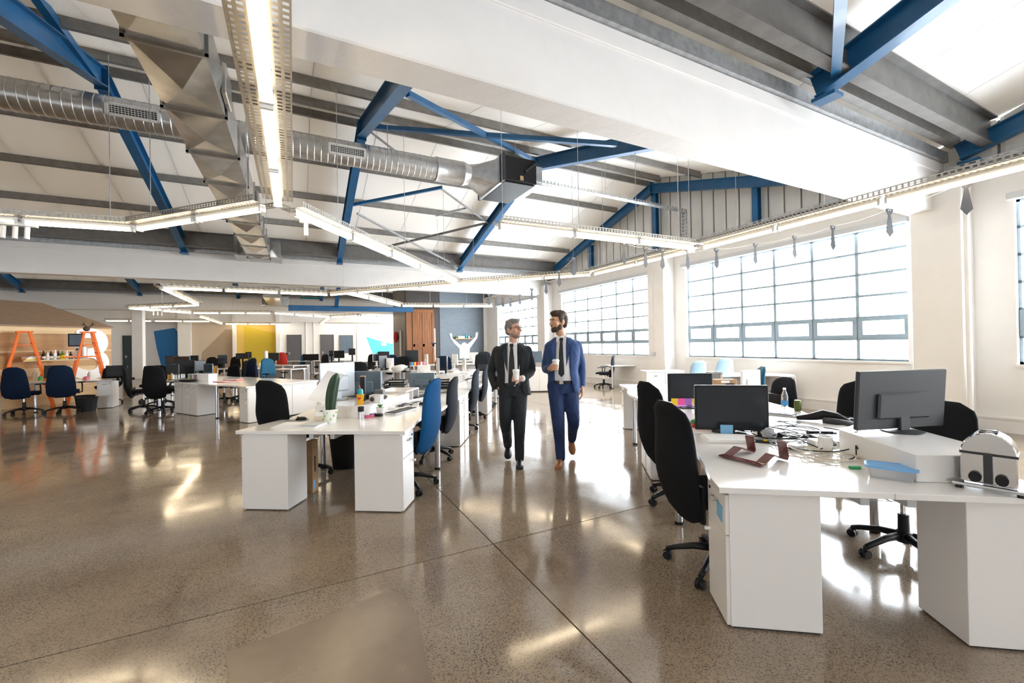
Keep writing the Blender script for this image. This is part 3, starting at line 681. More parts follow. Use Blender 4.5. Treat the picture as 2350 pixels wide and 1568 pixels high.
# garland of cut-out neckties
TIES = [(2217,417,0),(2041,481,22),(1911,520,38),(1823,543,45),(1733,560,45),(1644,572,40),(1578,575,52),(1520,573,50),(1481,568,54),(1432,558,48),(1316,592,56),(1283,622,58),(1253,645,58),(1220,663,60),(1193,676,60),(1171,683,62),(1154,683,60),(1138,680,60),(1122,676,60)]
ORD = ['right-hand end','second','third','fourth','fifth','sixth','seventh','eighth','ninth','tenth','eleventh','twelfth','thirteenth','fourteenth','fifteenth','sixteenth','seventeenth','eighteenth','last']
tie_poly = [(-0.072,0.0),(-0.05,0.012),(0.05,0.012),(0.072,0.0),(0.07,-0.02),(0.022,-0.08),(0.03,-0.12),(0.072,-0.315),(0.0,-0.385),(-0.072,-0.315),(-0.03,-0.12),(-0.022,-0.08),(-0.07,-0.02)]
TM = MB().prism(tie_poly, -0.003, 0.003, Matrix.Rotation(R(90),4,'X')).mesh('tie_shape','tie_card')
EM = MB().cyl((0,-0.0045,0),(0,0.0045,0),0.008,n=8).mesh('eyelet','white_plastic')
tp = []
for i, (px_, py_, a) in enumerate(TIES):
    p = G(px_, py_, 3.25); tp.append(p)
    lab = {0: 'largest dark cut-out necktie, at the right end of the garland', 18: 'smallest dark cut-out necktie, at the far end of the garland'}.get(i, 'dark cut-out necktie, %s from the right along the garland' % ORD[i])
    t = thing('paper_necktie', lab, 'necktie', p, rz(a*0.72), 'necktie garland')
    link('blade', TM, t)
    for e in (-0.018, 0.018): link('eyelet', EM, t, (e, 0, -0.012))
gs = thing('garland_string', 'thin string carrying the paper neckties', 'string', (0,0,0))
pts = []
for a, b in zip(tp, tp[1:]):
    for k in range(4):
        t = k/4; q = a.lerp(b, t); pts.append(q + Vector((0,0,0.005-0.03*math.sin(PI*t))))
pts.append(tp[-1]); MB().tube(pts, 0.0015, n=4).build('cord','white_plastic',gs)
# teal panel and clutter on top of the far beam
t = thing('teal_panel', 'small teal panel hanging above the far white beam', 'panel', (0.35,15.62,4.46)); MB().bx(-0.28,0.28,-0.02,0.02,0,0.3).build('board','teal_sign',t)
t = thing('teal_panel', 'small teal panel seen under the far white beam', 'panel', (0.65,27.35,4.30)); MB().bx(-0.5,0.5,-0.02,0.02,0,0.4).build('board','teal_sign',t)
# ================================================================== furniture
DH = 0.72
def UVL(u, v, z=0.0): x, y = uv(u, v); return (x, y, z)
def HOR(px_): return 809.9 - 0.01706*px_
def zpx(px_, py_, v): return CAMH - (py_-HOR(px_))*v/FPX
def upx(px_, v): return (px_-1175)/FPX*v
_M = {}
# ---- drawer pedestal: front faces local -y, origin at its front left foot
def pedestal(label, u, v, th, mirror=False):
    t = thing('drawer_pedestal', label, 'cabinet', UVL(u, v), rz(th), 'white drawer pedestals')
    W, D, H = 0.30, 0.44, 0.684
    if 'ped' not in _M:
        _M['ped'] = MB().bx(0,W,0.018,D,0.010,H).mesh('body','white_cabinet',bevel=0.002)
        _M['plinth'] = MB().bx(0.01,W-0.01,0.03,D-0.01,0,0.010).mesh('plinth','dark_grey')
        _M['drawer'] = MB().bx(0.003,W-0.003,0,0.018,H-0.215,H-0.012).mesh('drawer','white_cabinet',bevel=0.002)
        _M['pdoor'] = MB().bx(0.003,W-0.003,0,0.018,0.014,H-0.220).mesh('cabinet_door','white_cabinet',bevel=0.002)
        _M['pknob'] = MB().cyl((0,0,0),(0,-0.03,0),0.009,0.011,n=10).mesh('knob','white_plastic',smooth='auto')
        _M['phand'] = MB().tube([(-0.035,0,0),(-0.035,-0.024,0),(0.035,-0.024,0),(0.035,0,0)],0.006,n=6).mesh('handle','brushed',smooth=True)
        _M['plock'] = MB().cyl((0,0.002,0),(0,-0.006,0),0.009,n=10).mesh('lock','black_plastic')
        _M['top'] = MB().bx(0.0,W,0,D,H,H+0.006).mesh('top_rail','white_cabinet')
    link('body', _M['ped'], t); link('plinth', _M['plinth'], t); link('top_rail', _M['top'], t)
    d = link('drawer', _M['drawer'], t); link('handle', _M['phand'], d, (W/2,0,H-0.075)); link('lock', _M['plock'], d, (0.05 if mirror else W-0.05,0,H-0.05))
    d = link('cabinet_door', _M['pdoor'], t); link('knob', _M['pknob'], d, (0.04 if mirror else W-0.04,0,H-0.29))
    return t
# ---- desk: local x along the user edge, y from the user edge inwards
def desk(label, u, v, th, L=1.35, D=0.785, legs=((0.03,0.07),), wave=0.065, modesty=False, group='white wave-edged desks'):
    t = thing('desk', label, 'desk', UVL(u, v), rz(th), group)
    N = 16; poly = []
    for i in range(N+1):
        x = L*i/N; s = i/N
        poly.append((x, wave*(0.5-0.5*math.cos(2*PI*s))**1.2))
    poly += [(L, D), (0, D)]
    key = ('dt', L, D, wave)
    if key not in _M: _M[key] = MB().prism(poly, DH-0.03, DH).mesh('worktop','white_laminate',bevel=0.002)
    link('worktop', _M[key], t)
    if ('dr', L, D) not in _M: _M[('dr',L,D)] = MB().bx(0.05,L-0.05,D-0.12,D-0.08,DH-0.08,DH-0.03).mesh('rail','light_grey')
    link('rail', _M[('dr',L,D)], t)
    if 'dleg' not in _M:
        _M['dleg'] = MB().cyl((0,0,0.02),(0,0,DH-0.03),0.03,n=16).mesh('leg','brushed',smooth='auto'); _M['dfoot'] = MB().cyl((0,0,0),(0,0,0.022),0.034,n=16).mesh('foot','black_plastic')
    for lx, ly in legs:
        l = link('leg', _M['dleg'], t, (lx, ly, 0)); link('foot', _M['dfoot'], l)
    if modesty: MB().bx(0.02,L-0.02,D-0.03,D-0.01,0.05,DH-0.03).build('end_panel','white_cabinet',t)
    return t
def loc2(u, v, th, x, y):        # point given in a desk's own frame
    c, s = math.cos(R(th)), math.sin(R(th)); return (u + x*c - y*s, v + x*s + y*c)
# ---- task chair: the sitter faces local +y
SHAPES = {'tall': (0.40,0.47,0.37,0.72,2.6,0.33), 'navy': (0.49,0.47,0.35,0.72,3.2,0.36), 'low': (0.40,0.44,0.34,0.46,2.3,0.50), 'wide': (0.42,0.50,0.42,0.60,2.5,0.42)}
def chair_meshes(shape, fab):
    key = (shape, fab)
    if key in _M: return _M[key]
    wb, wm, wt, h, ex, zb = SHAPES[shape]; n = 24; rings = []
    K = 14
    for j in range(K+1):
        t = j/K; w = (wb + (wm-wb)*min(1, t/0.45)) if t < 0.45 else wm + (wt-wm)*((t-0.45)/0.55)
        ed = min(t, 1-t)*h
        rr = 0.11
        sh = 1.0 if ed > rr else math.sqrt(max(0.0, 1-((rr-ed)/rr)**2))*0.55+0.45
        if j in (0, K): sh = 0.42
        w *= sh; th = 0.085*(0.55+0.45*math.sin(PI*min(1,max(0,t*0.9+0.05)))) * (0.6 if j in (0,K) else 1)
        z = zb + h*t; yo = -0.215 - 0.15*t - 0.03*math.sin(PI*t*1.7)
        ring = []
        for k in range(n):
            a = 2*PI*k/n; c, s = math.cos(a), math.sin(a)
            x = w/2*math.copysign(abs(c)**(2/ex), c); y = th/2*math.copysign(abs(s)**(2/ex), s)
            ring.append((x, yo + y + 0.55*(x*x), z))
        rings.append(ring)
    _M[key] = MB().rings(rings).mesh('backrest', fab, smooth=True); return _M[key]
def chair_common():
    if 'seat_base' in _M: return
    arm = MB(); arm.tube([(0.03,0,0.125),(0.14,0,0.115),(0.25,0,0.085),(0.295,0,0.068)],[0.026,0.022,0.018,0.016],n=8)
    _M['arm5'] = arm.mesh('base_arm','black_plastic',smooth=True)
    c = MB(); c.cyl((0.30,-0.024,0.028),(0.30,-0.006,0.028),0.028,n=12).cyl((0.30,0.006,0.028),(0.30,0.024,0.028),0.028,n=12).cyl((0.30,0,0.045),(0.30,0,0.078),0.012,n=8).ball((0.305,0,0.04),(0.022,0.008,0.022),8,6)
    _M['caster'] = c.mesh('caster','black_plastic',smooth='auto')
    _M['hub'] = MB().lathe([(0.0,0.08),(0.045,0.085),(0.045,0.15),(0.032,0.16),(0.030,0.27)],16).mesh('hub','black_plastic',smooth='auto')
    _M['column'] = MB().cyl((0,0,0.26),(0,0,0.42),0.016,n=12).mesh('gas_column','chrome',smooth='auto')
    m = MB(); m.box((0,0.0,0.425),(0.19,0.26,0.04)).box((0,-0.17,0.43),(0.06,0.16,0.035)).tube([(0,-0.24,0.44),(0,-0.27,0.50),(0,-0.27,0.62)],0.022,n=8).tube([(0.09,0.03,0.43),(0.24,0.05,0.425)],0.008,n=6).cyl((-0.10,-0.12,0.40),(-0.10,-0.16,0.40),0.03,n=10)
    _M['mech'] = m.mesh('tilt_mechanism','black_plastic',smooth='auto')
    for fab in ('fabric_black','fabric_charcoal','fabric_navy','fabric_blue','fabric_teal','fabric_pale'):
        rings = []; n = 28
        for z, sc_, in ((0.445,0.80),(0.452,0.93),(0.475,1.0),(0.50,0.98),(0.512,0.90),(0.516,0.6)):
            ring = []
            for k in range(n):
                a = 2*PI*k/n; c_, s_ = math.cos(a), math.sin(a); x = 0.235*sc_*math.copysign(abs(c_)**0.62,c_); y = 0.235*sc_*math.copysign(abs(s_)**0.62,s_)
                ring.append((x, y+0.02, z-(0.02*max(0,(y-0.12)/0.12) if y > 0.12 else 0)))
            rings.append(ring)
        _M[('seat',fab)] = MB().rings(rings).mesh('seat', fab, smooth=True)
    rings = []
    m = MB()
    for sx in (-1,1):
        m.tube([(sx*0.16,0.02,0.44),(sx*0.28,0.02,0.45),(sx*0.285,0.0,0.60),(sx*0.28,0.0,0.66)],0.014,n=8)
    _M['armpost'] = m.mesh('arm_posts','black_plastic',smooth=True)
    _M['armpad'] = MB().box((0,0.02,0.672),(0.075,0.26,0.03)).mesh('arm_pad','black_plastic',bevel=0.012,seg=2)
    _M['armloop'] = MB().tube([(0.0,0.20,0.46),(0.03,0.22,0.55),(0.04,0.14,0.67),(0.04,-0.08,0.69),(0.02,-0.2,0.66),(0,-0.24,0.58)],0.017,n=8).mesh('arm_loop','black_plastic',smooth=True)
    _M['seat_base'] = True
def shell_mesh(shape):
    key = ('shell', shape)
    if key not in _M:
        wb, wm, wt, h, ex, zb = SHAPES[shape]
        _M[key] = MB().box((0,-0.195,zb+0.13),(wb*0.86,0.03,0.22)).mesh('back_shell','black_plastic',bevel=0.014,seg=2)
    return _M[key]
CG = {'fabric_black':'black','fabric_charcoal':'charcoal','fabric_navy':'navy','fabric_blue':'blue','fabric_teal':'teal','fabric_pale':'pale blue'}
def chair(label, u, v, th, fab='fabric_black', shape='tall', arms=None, spin=0.0, sc=1.0, low=False):
    chair_common()
    t = thing('office_chair', label, 'chair', UVL(u, v), rz(th), 'office swivel chairs'); t.scale = (sc,)*3
    link('seat', _M[('seat',fab)], t); link('backrest', chair_meshes(shape, fab), t)
    link('back_shell', shell_mesh(shape), t)
    link('tilt_mechanism', _M['mech'], t)
    if not low:
        link('gas_column', _M['column'], t)
        b = link('star_base', _M['hub'], t)
        for k in range(5):
            a = R(spin+72*k); link('base_arm', _M['arm5'], b, None, (0,0,a)); link('caster', _M['caster'], b, None, (0,0,a))
    if arms == 'pads':
        link('arm_posts', _M['armpost'], t)
        for sx in (-1,1): link('arm_pad', _M['armpad'], t, (sx*0.28,0,0))
    if arms == 'loops':
        for sx in (-1,1): link('arm_loop', _M['armloop'], t, (sx*0.25,0,0), (0,0,0) if sx > 0 else (0,0,0))
    return t
def pchair(label, px_, v, th, **k): return chair(label, upx(px_, v), v, th, **k)

# ------------------------------------------------------------------ front row (left of the aisle)
LU, LV, LT, LL = -0.94, 3.67, 5.0, 1.36
dL = (math.sin(R(LT)), math.cos(R(LT))); nL = (-math.cos(R(LT)), math.sin(R(LT)))
RL = ['nearest','second','third','fourth','fifth','sixth']
for i in range(6):
    o = (LU+dL[0]*LL*i, LV+dL[1]*LL*i); e = (o[0]+dL[0]*LL, o[1]+dL[1]*LL)
    lg = ((LL-0.03,0.08),) if i % 2 == 0 else ((0.05,0.08),)
    desk('%s white desk on the aisle side of the middle row' % RL[i], o[0], o[1], 90-LT, LL-0.004, legs=lg if i % 2 == 0 else ((LL-0.2,0.6),))
    q = loc2(o[0], o[1], 90-LT, 0.03 if i % 2 == 0 else LL-0.33, 0.035)
    pedestal('white drawer pedestal under the %s aisle desk of the middle row' % RL[i], q[0], q[1], 90-LT)
    f = (e[0]+nL[0]*1.57, e[1]+nL[1]*1.57)
    desk('%s white desk on the left side of the middle row' % RL[i], f[0], f[1], -90-LT, LL-0.004, legs=((0.03,0.08),) if i % 2 == 0 else ((LL-0.2,0.6),))
    q = loc2(f[0], f[1], -90-LT, LL-0.33 if i % 2 == 0 else 0.03, 0.035)
    pedestal('white drawer pedestal under the %s left desk of the middle row' % RL[i], q[0], q[1], -90-LT, True)
# chairs of that row
chair('bright blue backed chair at the nearest aisle desk', -1.12, 4.36, 82, fab='fabric_blue', shape='navy', spin=10, sc=1.04)
chair('charcoal chair behind the bright blue one on the aisle', -1.07, 5.50, 84, fab='fabric_charcoal', spin=30)
chair('third charcoal chair along the aisle from the blue one', -0.92, 7.15, 85, fab='fabric_charcoal', spin=5)
chair('fourth chair along the aisle, behind the third charcoal one', -0.84, 8.45, 86, fab='fabric_charcoal', spin=40)
chair('fifth chair along the aisle, half behind the man in black', -0.70, 10.0, 88, fab='fabric_charcoal', spin=15)
chair('sixth aisle chair, black, near the grey wall', -0.65, 13.6, 60, fab='fabric_black', shape='wide')
chair('black chair at the left end of the front desk, its back to the left', -2.42, 4.76, -28, fab='fabric_black', shape='wide', spin=50, sc=1.1)
chair('small charcoal chair beyond the letter trays', -2.95, 8.35, -80, fab='fabric_charcoal', shape='low')

# ------------------------------------------------------------------ right row
RU, RV, RT, RLn = 1.03, 2.13, 9.0, 1.34
dR = (math.sin(R(RT)), math.cos(R(RT))); nR = (math.cos(R(RT)), -math.sin(R(RT)))
for i in range(4):
    o = (RU+dR[0]*RLn*i, RV+dR[1]*RLn*i); e = (o[0]+dR[0]*RLn, o[1]+dR[1]*RLn)
    desk('%s white desk on the aisle side of the right row' % RL[i], e[0], e[1], -90-RT, RLn-0.004, legs=((0.05,0.08),) if i % 2 == 0 else ((RLn-0.2,0.6),))
    q = loc2(e[0], e[1], -90-RT, RLn-0.33 if i % 2 == 0 else 0.03, 0.035)
    pedestal('white drawer pedestal under the %s aisle desk of the right row' % RL[i], q[0], q[1], -90-RT, i == 0)
    f = (o[0]+nR[0]*1.57, o[1]+nR[1]*1.57)
    desk('%s white desk on the window side of the right row' % RL[i], f[0], f[1], 90-RT, RLn-0.004, legs=((RLn-0.03,0.08),(0.98,0.66)) if i == 0 else ((RLn-0.2,0.6),))
    q = loc2(f[0], f[1], 90-RT, 0.03 if i % 2 == 0 else RLn-0.33, 0.035)
    pedestal('white drawer pedestal under the %s window desk of the right row' % RL[i], q[0], q[1], 90-RT)
chair('big black chair at the near corner of the right row', 1.30, 2.72, -82, fab='fabric_black', shape='tall', spin=20, sc=1.03)
chair('black chair at the second aisle desk of the right row', 1.53, 3.86, -80, fab='fabric_black', shape='tall', spin=60, sc=1.05)
chair('black chair behind the big monitor on the right', 2.62, 2.86, 96, fab='fabric_black', shape='wide', spin=20)
chair('black rounded chair back between the monitor and the big window', 3.25, 4.25, 100, fab='fabric_black', shape='wide', spin=30)
chair('dark chair beside the white monitor of the right row', 3.30, 5.55, 100, fab='fabric_charcoal', shape='low', spin=10)
chair('steel blue chair behind the cardboard organiser', 3.50, 6.55, 75, fab='fabric_teal', shape='tall', spin=10)
chair('pale blue chair behind the monitor with the sticky notes', 3.78, 9.1, 20, fab='fabric_pale', shape='tall')
chair('pale blue chair beside the silver frame under the window', 4.50, 9.4, 15, fab='fabric_pale', shape='tall', sc=1.03)
chair('lone dark chair near the far window behind the men', 2.95, 13.7, 70, fab='fabric_charcoal', shape='tall', arms='pads', spin=15)

# cabinets and desks along the window wall
def low_cabinet(label, u, v, th, W, D=0.45, H=0.72, doors=2):
    t = thing('low_cabinet', label, 'cabinet', UVL(u, v), rz(th)); MB().bx(0,W,0.02,D,0.03,H-0.025).build('body','white_cabinet',t)
    MB().bx(-0.01,W+0.01,-0.01,D+0.01,H-0.025,H).build('top','white_laminate',t,bevel=0.003); MB().bx(0.02,W-0.02,0.04,D-0.02,0,0.03).build('plinth','dark_grey',t)
    for i in range(doors):
        d = MB().bx(W/doors*i+0.004,W/doors*(i+1)-0.004,0,0.018,0.035,H-0.03).build('cabinet_door','white_cabinet',t,bevel=0.002); MB().bx(W/doors*(i+0.5)-0.04,W/doors*(i+0.5)+0.04,-0.015,0,H-0.12,H-0.11).build('handle','brushed',d)
    return t
desk('white desk against the window wall by the pale chairs', 4.15, 8.85, 0, 1.75, 0.75, legs=((0.08,0.08),), modesty=True)
pedestal('white drawer pedestal at the right end of the window wall desk', 5.6, 8.80, 0)
low_cabinet('low white cabinet just left of the pale blue chairs', 3.35, 10.6, 0, 0.95)
low_cabinet('tall-doored white cabinet behind the gap between the two men', 0.35, 12.75, 0, 0.9, 0.5)
low_cabinet('white cabinet standing behind the man in black', -0.45, 13.3, 0, 0.6, 0.5)
desk('narrow white table by the lone dark chair', 3.1, 13.3, 0, 1.3, 0.7, legs=((0.05,0.05),(1.25,0.05)))

# ------------------------------------------------------------------ left clusters (arms of the hexagonal layout)
PU, PV = -5.16, 8.19
for i in range(3):
    o = loc2(PU, PV, 150, 1.36*(i+1), 0)
    desk('%s desk of the left cluster, counted from its bare corner' % RL[i], o[0], o[1], -30, 1.356, legs=((0.05,0.10),))
    if i != 0: q = loc2(o[0], o[1], -30, 0.04 if i == 1 else 1.0, 0.04); pedestal('white pedestal below the %s desk of the left cluster' % RL[i], q[0], q[1], -30)
    b = loc2(PU, PV, 150, 1.36*i, -1.57)
    desk('%s far-side desk of the left cluster, counted from its bare corner' % RL[i], b[0], b[1], 150, 1.356, legs=((0.05,0.10),))
q = loc2(PU, PV, -30, -0.33, 0.04); pedestal('white pedestal at the bare corner of the left cluster', q[0], q[1], -30)
q = loc2(PU, PV, 60, 0.04, 0.0); low_cabinet('long white end cabinet closing the left cluster', *loc2(PU, PV, 60, 0.36, 0.02), 60, 1.18, 0.40, 0.685, 2)
q = loc2(PU, PV, -30, -2.34, 0.04); pedestal('white pedestal beside the wavy desk edge in the left cluster', q[0], q[1], -30)
QU, QV = -12.15, 9.85
for i in range(2):
    o = loc2(QU, QV, 27, 1.36*i-0.55, 0)
    desk('%s desk in front of the plywood house' % ['left','right'][i], o[0], o[1], 27, 1.356, legs=((1.25,0.10),))
    q = loc2(o[0], o[1], 27, 0.2 if i == 0 else 1.02, 0.04); pedestal('white pedestal under the %s desk before the plywood house' % ['left','right'][i], q[0], q[1], 27)
chair('dark navy chair at the left edge of the picture', -11.55, 10.0, 20, fab='fabric_navy', shape='navy', arms='pads', spin=10, sc=1.04)
chair('navy chair beside the black waste bins', -10.75, 10.15, 35, fab='fabric_navy', shape='navy', arms='pads', spin=45, sc=1.06)
chair('black chair behind the monitor before the plywood house', -10.15, 11.9, 190, fab='fabric_black', shape='wide', spin=0)
chair('black chair behind the navy pair, before the ladders', -11.2, 11.7, 200, fab='fabric_black', shape='wide', spin=0)
chair('black armchair-style swivel chair with loop arms, in the open floor', -8.15, 9.85, 10, fab='fabric_black', shape='tall', arms='loops', spin=15, sc=1.06)
chair('black chair seen side-on next to the loop-armed chair', -8.85, 10.15, -60, fab='fabric_black', shape='tall', spin=33, sc=1.02)
chair('black chair half hidden behind the loop-armed chair', -9.2, 11.1, -70, fab='fabric_black', shape='tall', sc=1.0)
pchair('navy chair behind the desk with the red folder', 550, 11.8, 150, fab='fabric_navy', shape='navy', sc=1.1)
pchair('black rounded chair left of the navy one', 513, 11.5, 160, fab='fabric_black', shape='wide')
pchair('teal chair turned sideways at the end of the left cluster', 632, 12.3, 250, fab='fabric_teal', shape='navy', arms='pads', sc=1.08)
pchair('black chair with a dark jacket beside the teal chair', 585, 12.6, 240, fab='fabric_black', shape='tall', sc=1.05)
pchair('black swivel chair alone on the far floor before the grey doors', 706, 24.5, 180, fab='fabric_black', shape='tall', arms='pads')
pchair('blue chair seen side-on at a far desk', 683, 23.5, 90, fab='fabric_blue', shape='tall', sc=1.05)
pchair('black chair in front of the middle row monitors', 820, 11.2, 20, fab='fabric_black', shape='wide', sc=1.05)
pchair('black chair facing the far desks by the cyan mural', 848, 19.0, 170, fab='fabric_black', shape='wide', sc=1.1)
pchair('black chair beside the tall dark monitor', 919, 15.5, 180, fab='fabric_black', shape='wide', sc=1.05)
pchair('navy chair left of that black chair', 900, 15.8, 200, fab='fabric_navy', shape='navy', sc=1.05)
pchair('dark chair with a pale frame in the middle row', 1013, 13.0, 180, fab='fabric_navy', shape='wide', sc=1.1)
pchair('black chair below the raised-arms figure, right', 1110, 15.5, 200, fab='fabric_black', shape='wide', sc=1.1)
pchair('charcoal chair behind it, closer to the windows', 1116, 17.0, 200, fab='fabric_charcoal', shape='wide', sc=1.15)
pchair('black chair at the far left desks under the beige panel', 470, 18.0, 170, fab='fabric_black', shape='wide', sc=1.1)
pchair('second black chair under the beige panel', 492, 17.5, 190, fab='fabric_black', shape='wide', sc=1.05)
pchair('black mesh chair between the beige and yellow panels', 530, 19.0, 180, fab='fabric_black', shape='tall', sc=1.05)
pchair('dark chair before the blue painted shape', 448, 13.2, 200, fab='fabric_black', shape='wide', sc=1.0)
pchair('black chair under the yellow panel', 645, 21.5, 200, fab='fabric_black', shape='tall', sc=1.05)
pchair('dark chair near the red cap on the far side', 735, 21.0, 160, fab='fabric_charcoal', shape='tall', sc=1.05)
pchair('small dark chair beneath the cyan mural', 868, 24.0, 180, fab='fabric_charcoal', shape='wide', sc=1.1)

# far rows of desks
def far_row(lab, px0, px1, v0, v1, n, D=0.8):
    a, b = (upx(px0,v0), v0), (upx(px1,v1), v1); L = math.hypot(b[0]-a[0], b[1]-a[1]); th = math.degrees(math.atan2(b[1]-a[1], b[0]-a[0]))
    for i in range(n):
        o = loc2(a[0], a[1], th, L*i/n, 0); w = ['left','middle','right'] if n == 3 else (['left','right'] if n == 2 else ['single'])
        desk('%s desk of %s' % (w[i], lab), o[0], o[1], th, L/n-0.01, D, legs=((0.06,0.06),(L/n-0.08,0.06),(0.06,D-0.06),(L/n-0.08,D-0.06)), wave=0.0, modesty=True, group='far white desks')
far_row('the slanting table group beyond the letter trays', 858, 985, 12.6, 11.6, 2)
far_row('the long far row below the timber door', 870, 1110, 15.5, 16.5, 3)
far_row('the far row near the two grey doors', 645, 790, 23.5, 22.5, 2)
far_row('the far group under the yellow panel', 560, 672, 19.0, 17.5, 2)
far_row('the group under the beige panel', 395, 520, 13.5, 16.5, 2)
far_row('the far group under the cyan mural', 790, 870, 21.0, 20.5, 2)
far_row('the row at the foot of the grey wall', 1010, 1112, 19.5, 19.0, 2)
far_row('the table by the teal chair with round white legs', 610, 668, 14.8, 14.6, 1)
far_row('the pair of tables between the beige and yellow panels', 492, 578, 15.9, 15.6, 2)
# ================================================================== monitors and desk things
def monitor(label, box, v, th=0.0, style='black', zb=DH, tilt=0.0, wide=None, base='foot', thick=0.035, name='monitor'):
    px0, px1, py0, py1 = box; pc = (px0+px1)/2; u = upx(pc, v); z0, z1 = zpx(pc, py1, v), zpx(pc, py0, v)
    z0 = max(z0, zb+0.02); w = wide if wide else (px1-px0)/FPX*v; h = max(0.1, z1-z0)
    body, scr = {'black':('black_plastic','screen'),'grey':('dark_grey','screen'),'silver':('silver_plastic','screen'),'white':('white_plastic','screen'),'blue':('steel_blue_plastic','screen')}[style]
    t = thing(name, label, 'monitor', UVL(u, v, zb), rz(th), 'desk monitors')
    M = Matrix.Translation((0,0,z0-zb)) @ Matrix.Rotation(R(tilt), 4, 'X')
    m = MB().bx(-w/2,w/2,-thick/2,thick/2,0,h); m2 = MB().add(m.v, m.f, M); c = m2.build('casing', body, t, bevel=0.006)
    m = MB().bx(-w/2+0.014,w/2-0.014,-thick/2-0.0015,-thick/2+0.002,0.022,h-0.014); MB().add(m.v, m.f, M).build('display', scr, c)
    m = MB().bx(-w*0.30,w*0.30,thick/2,thick/2+0.022,h*0.18,h*0.62); MB().add(m.v, m.f, M).build('back_bulge', body, c, bevel=0.012)
    nh = z0-zb
    if base == 'foot':
        m = MB(); m.box((0,0.03,nh/2+0.03),(0.07,0.025,nh+0.10)); m.build('neck', body, t, bevel=0.004)
        MB().lathe([(0.0,0.0),(0.11,0.0),(0.11,0.007),(0.03,0.014),(0.0,0.014)],24,(0,0.02,0)).build('foot', body, t, smooth='auto')
    elif base == 'block':
        MB().bx(-w*0.25,w*0.25,-0.09,0.11,0,0.012).build('foot', body, t, bevel=0.004); MB().box((0,0.03,nh/2+0.03),(0.05,0.03,nh+0.08)).build('neck', body, t)
    return t
def flat(name, label, cat, u, v, th, parts, z=DH, group=None):
    t = thing(name, label, cat, UVL(u, v, z), rz(th), group)
    for (pn, mt, mb) in parts:
        mb.build(pn, mt, t, smooth='auto')
    return t
def keyboard(label, u, v, th, z=DH, matk='black_plastic', matb='light_grey'):
    t = thing('keyboard', label, 'keyboard', UVL(u, v, z), rz(th), 'keyboards')
    MB().bx(-0.22,0.22,-0.075,0.075,0,0.014).build('case', matb, t, bevel=0.004)
    m = MB()
    for r_ in range(6):
        x = -0.21
        while x < 0.20:
            w = 0.018 if random.random() > 0.12 else 0.03
            if not (0.118 < x < 0.13): m.bx(x, min(x+w,0.212), -0.066+0.022*r_, -0.048+0.022*r_, 0.013, 0.021)
            x += w+0.004
    tag(m.build('keys', matk, t), kind='stuff'); return t
def mouse(label, u, v, th, mt='black_plastic', z=DH):
    t = thing('mouse', label, 'mouse', UVL(u, v, z), rz(th), 'computer mice')
    rings = []
    for z_, s in ((0,0.96),(0.010,1.0),(0.022,0.86),(0.031,0.56),(0.034,0.2)): rings.append([(0.032*s*math.cos(a), 0.055*s*math.sin(a)-0.004*z_/0.03, z_) for a in [2*PI*k/18 for k in range(18)]])
    MB().rings(rings).build('shell', mt, t, smooth=True); MB().cyl((-0.004,0.03,0.03),(0.004,0.03,0.03),0.008,n=10).build('wheel','dark_grey',t); return t
def cable(label, pts, mt='black_plastic', r=0.004, name='cable', group='loose cables', into=None):
    P = [Vector(UVL(*p)) for p in pts]; c = P[0].copy(); out = []
    for i in range(len(P)-1):
        p0, p1, p2, p3 = P[max(i-1,0)], P[i], P[i+1], P[min(i+2,len(P)-1)]
        for k in range(6):
            t = k/6; out.append(0.5*((2*p1)+(p2-p0)*t+(2*p0-5*p1+4*p2-p3)*t*t+(3*p1-p0-3*p2+p3)*t**3))
    out.append(P[-1])
    if into is not None:
        c = Vector(into.location); return MB().tube([Matrix.Rotation(-into.rotation_euler.z,4,'Z') @ (q-c) for q in out], r, n=5).build('flex', mt, into, smooth=True)
    o = thing(name, label, 'cable', c, 0, group); MB().tube([q-c for q in out], r, n=5).build('flex', mt, o, smooth=True); return o
mat('yellow_cup', (0.85,0.42,0.01), 0.4); mat('heart_red', (0.6,0.02,0.02), 0.5); mat('teal_plastic', (0.02,0.35,0.38), 0.4)
mat('cactus', (0.022,0.055,0.026), 0.5, noise=0.3, nscale=12); mat('soil', (0.06,0.04,0.025), 0.95); mat('leaf', (0.05,0.22,0.04), 0.5); mat('leaf_print', (0.30,0.55,0.12), 0.6)
mat('note_yellow', (0.85,0.60,0.03), 0.7); mat('note_pink', (0.85,0.10,0.38), 0.7); mat('note_purple', (0.36,0.16,0.55), 0.7); mat('note_blue', (0.22,0.48,0.74), 0.7)
mat('smoked_red', (0.13,0.035,0.035), 0.12, coat=0.3, alpha=0.9); mat('lid_blue', (0.16,0.42,0.78), 0.35); mat('clear_plastic', (0.82,0.84,0.87), 0.18, trans=0.55, ior=1.3)
mat('red_wrap', (0.75,0.06,0.03), 0.35); mat('green_wrap', (0.05,0.35,0.08), 0.4); mat('green_plug', (0.03,0.35,0.12), 0.4); mat('bottle_clear', (0.9,0.94,0.97), 0.06, trans=0.85, ior=1.2)
mat('label_blue', (0.05,0.30,0.70), 0.4); mat('can_green', (0.10,0.13,0.03), 0.3, metal=0.5); mat('pink', (0.85,0.18,0.35), 0.5); mat('amber', (0.85,0.40,0.02), 0.4); mat('cream', (0.72,0.66,0.56), 0.6)
mat('bottle_dark', (0.03,0.02,0.015), 0.15); mat('bottle_green', (0.05,0.15,0.02), 0.15); mat('red_paper', (0.70,0.05,0.04), 0.5); mat('skin_paper', (0.78,0.75,0.72), 0.7)

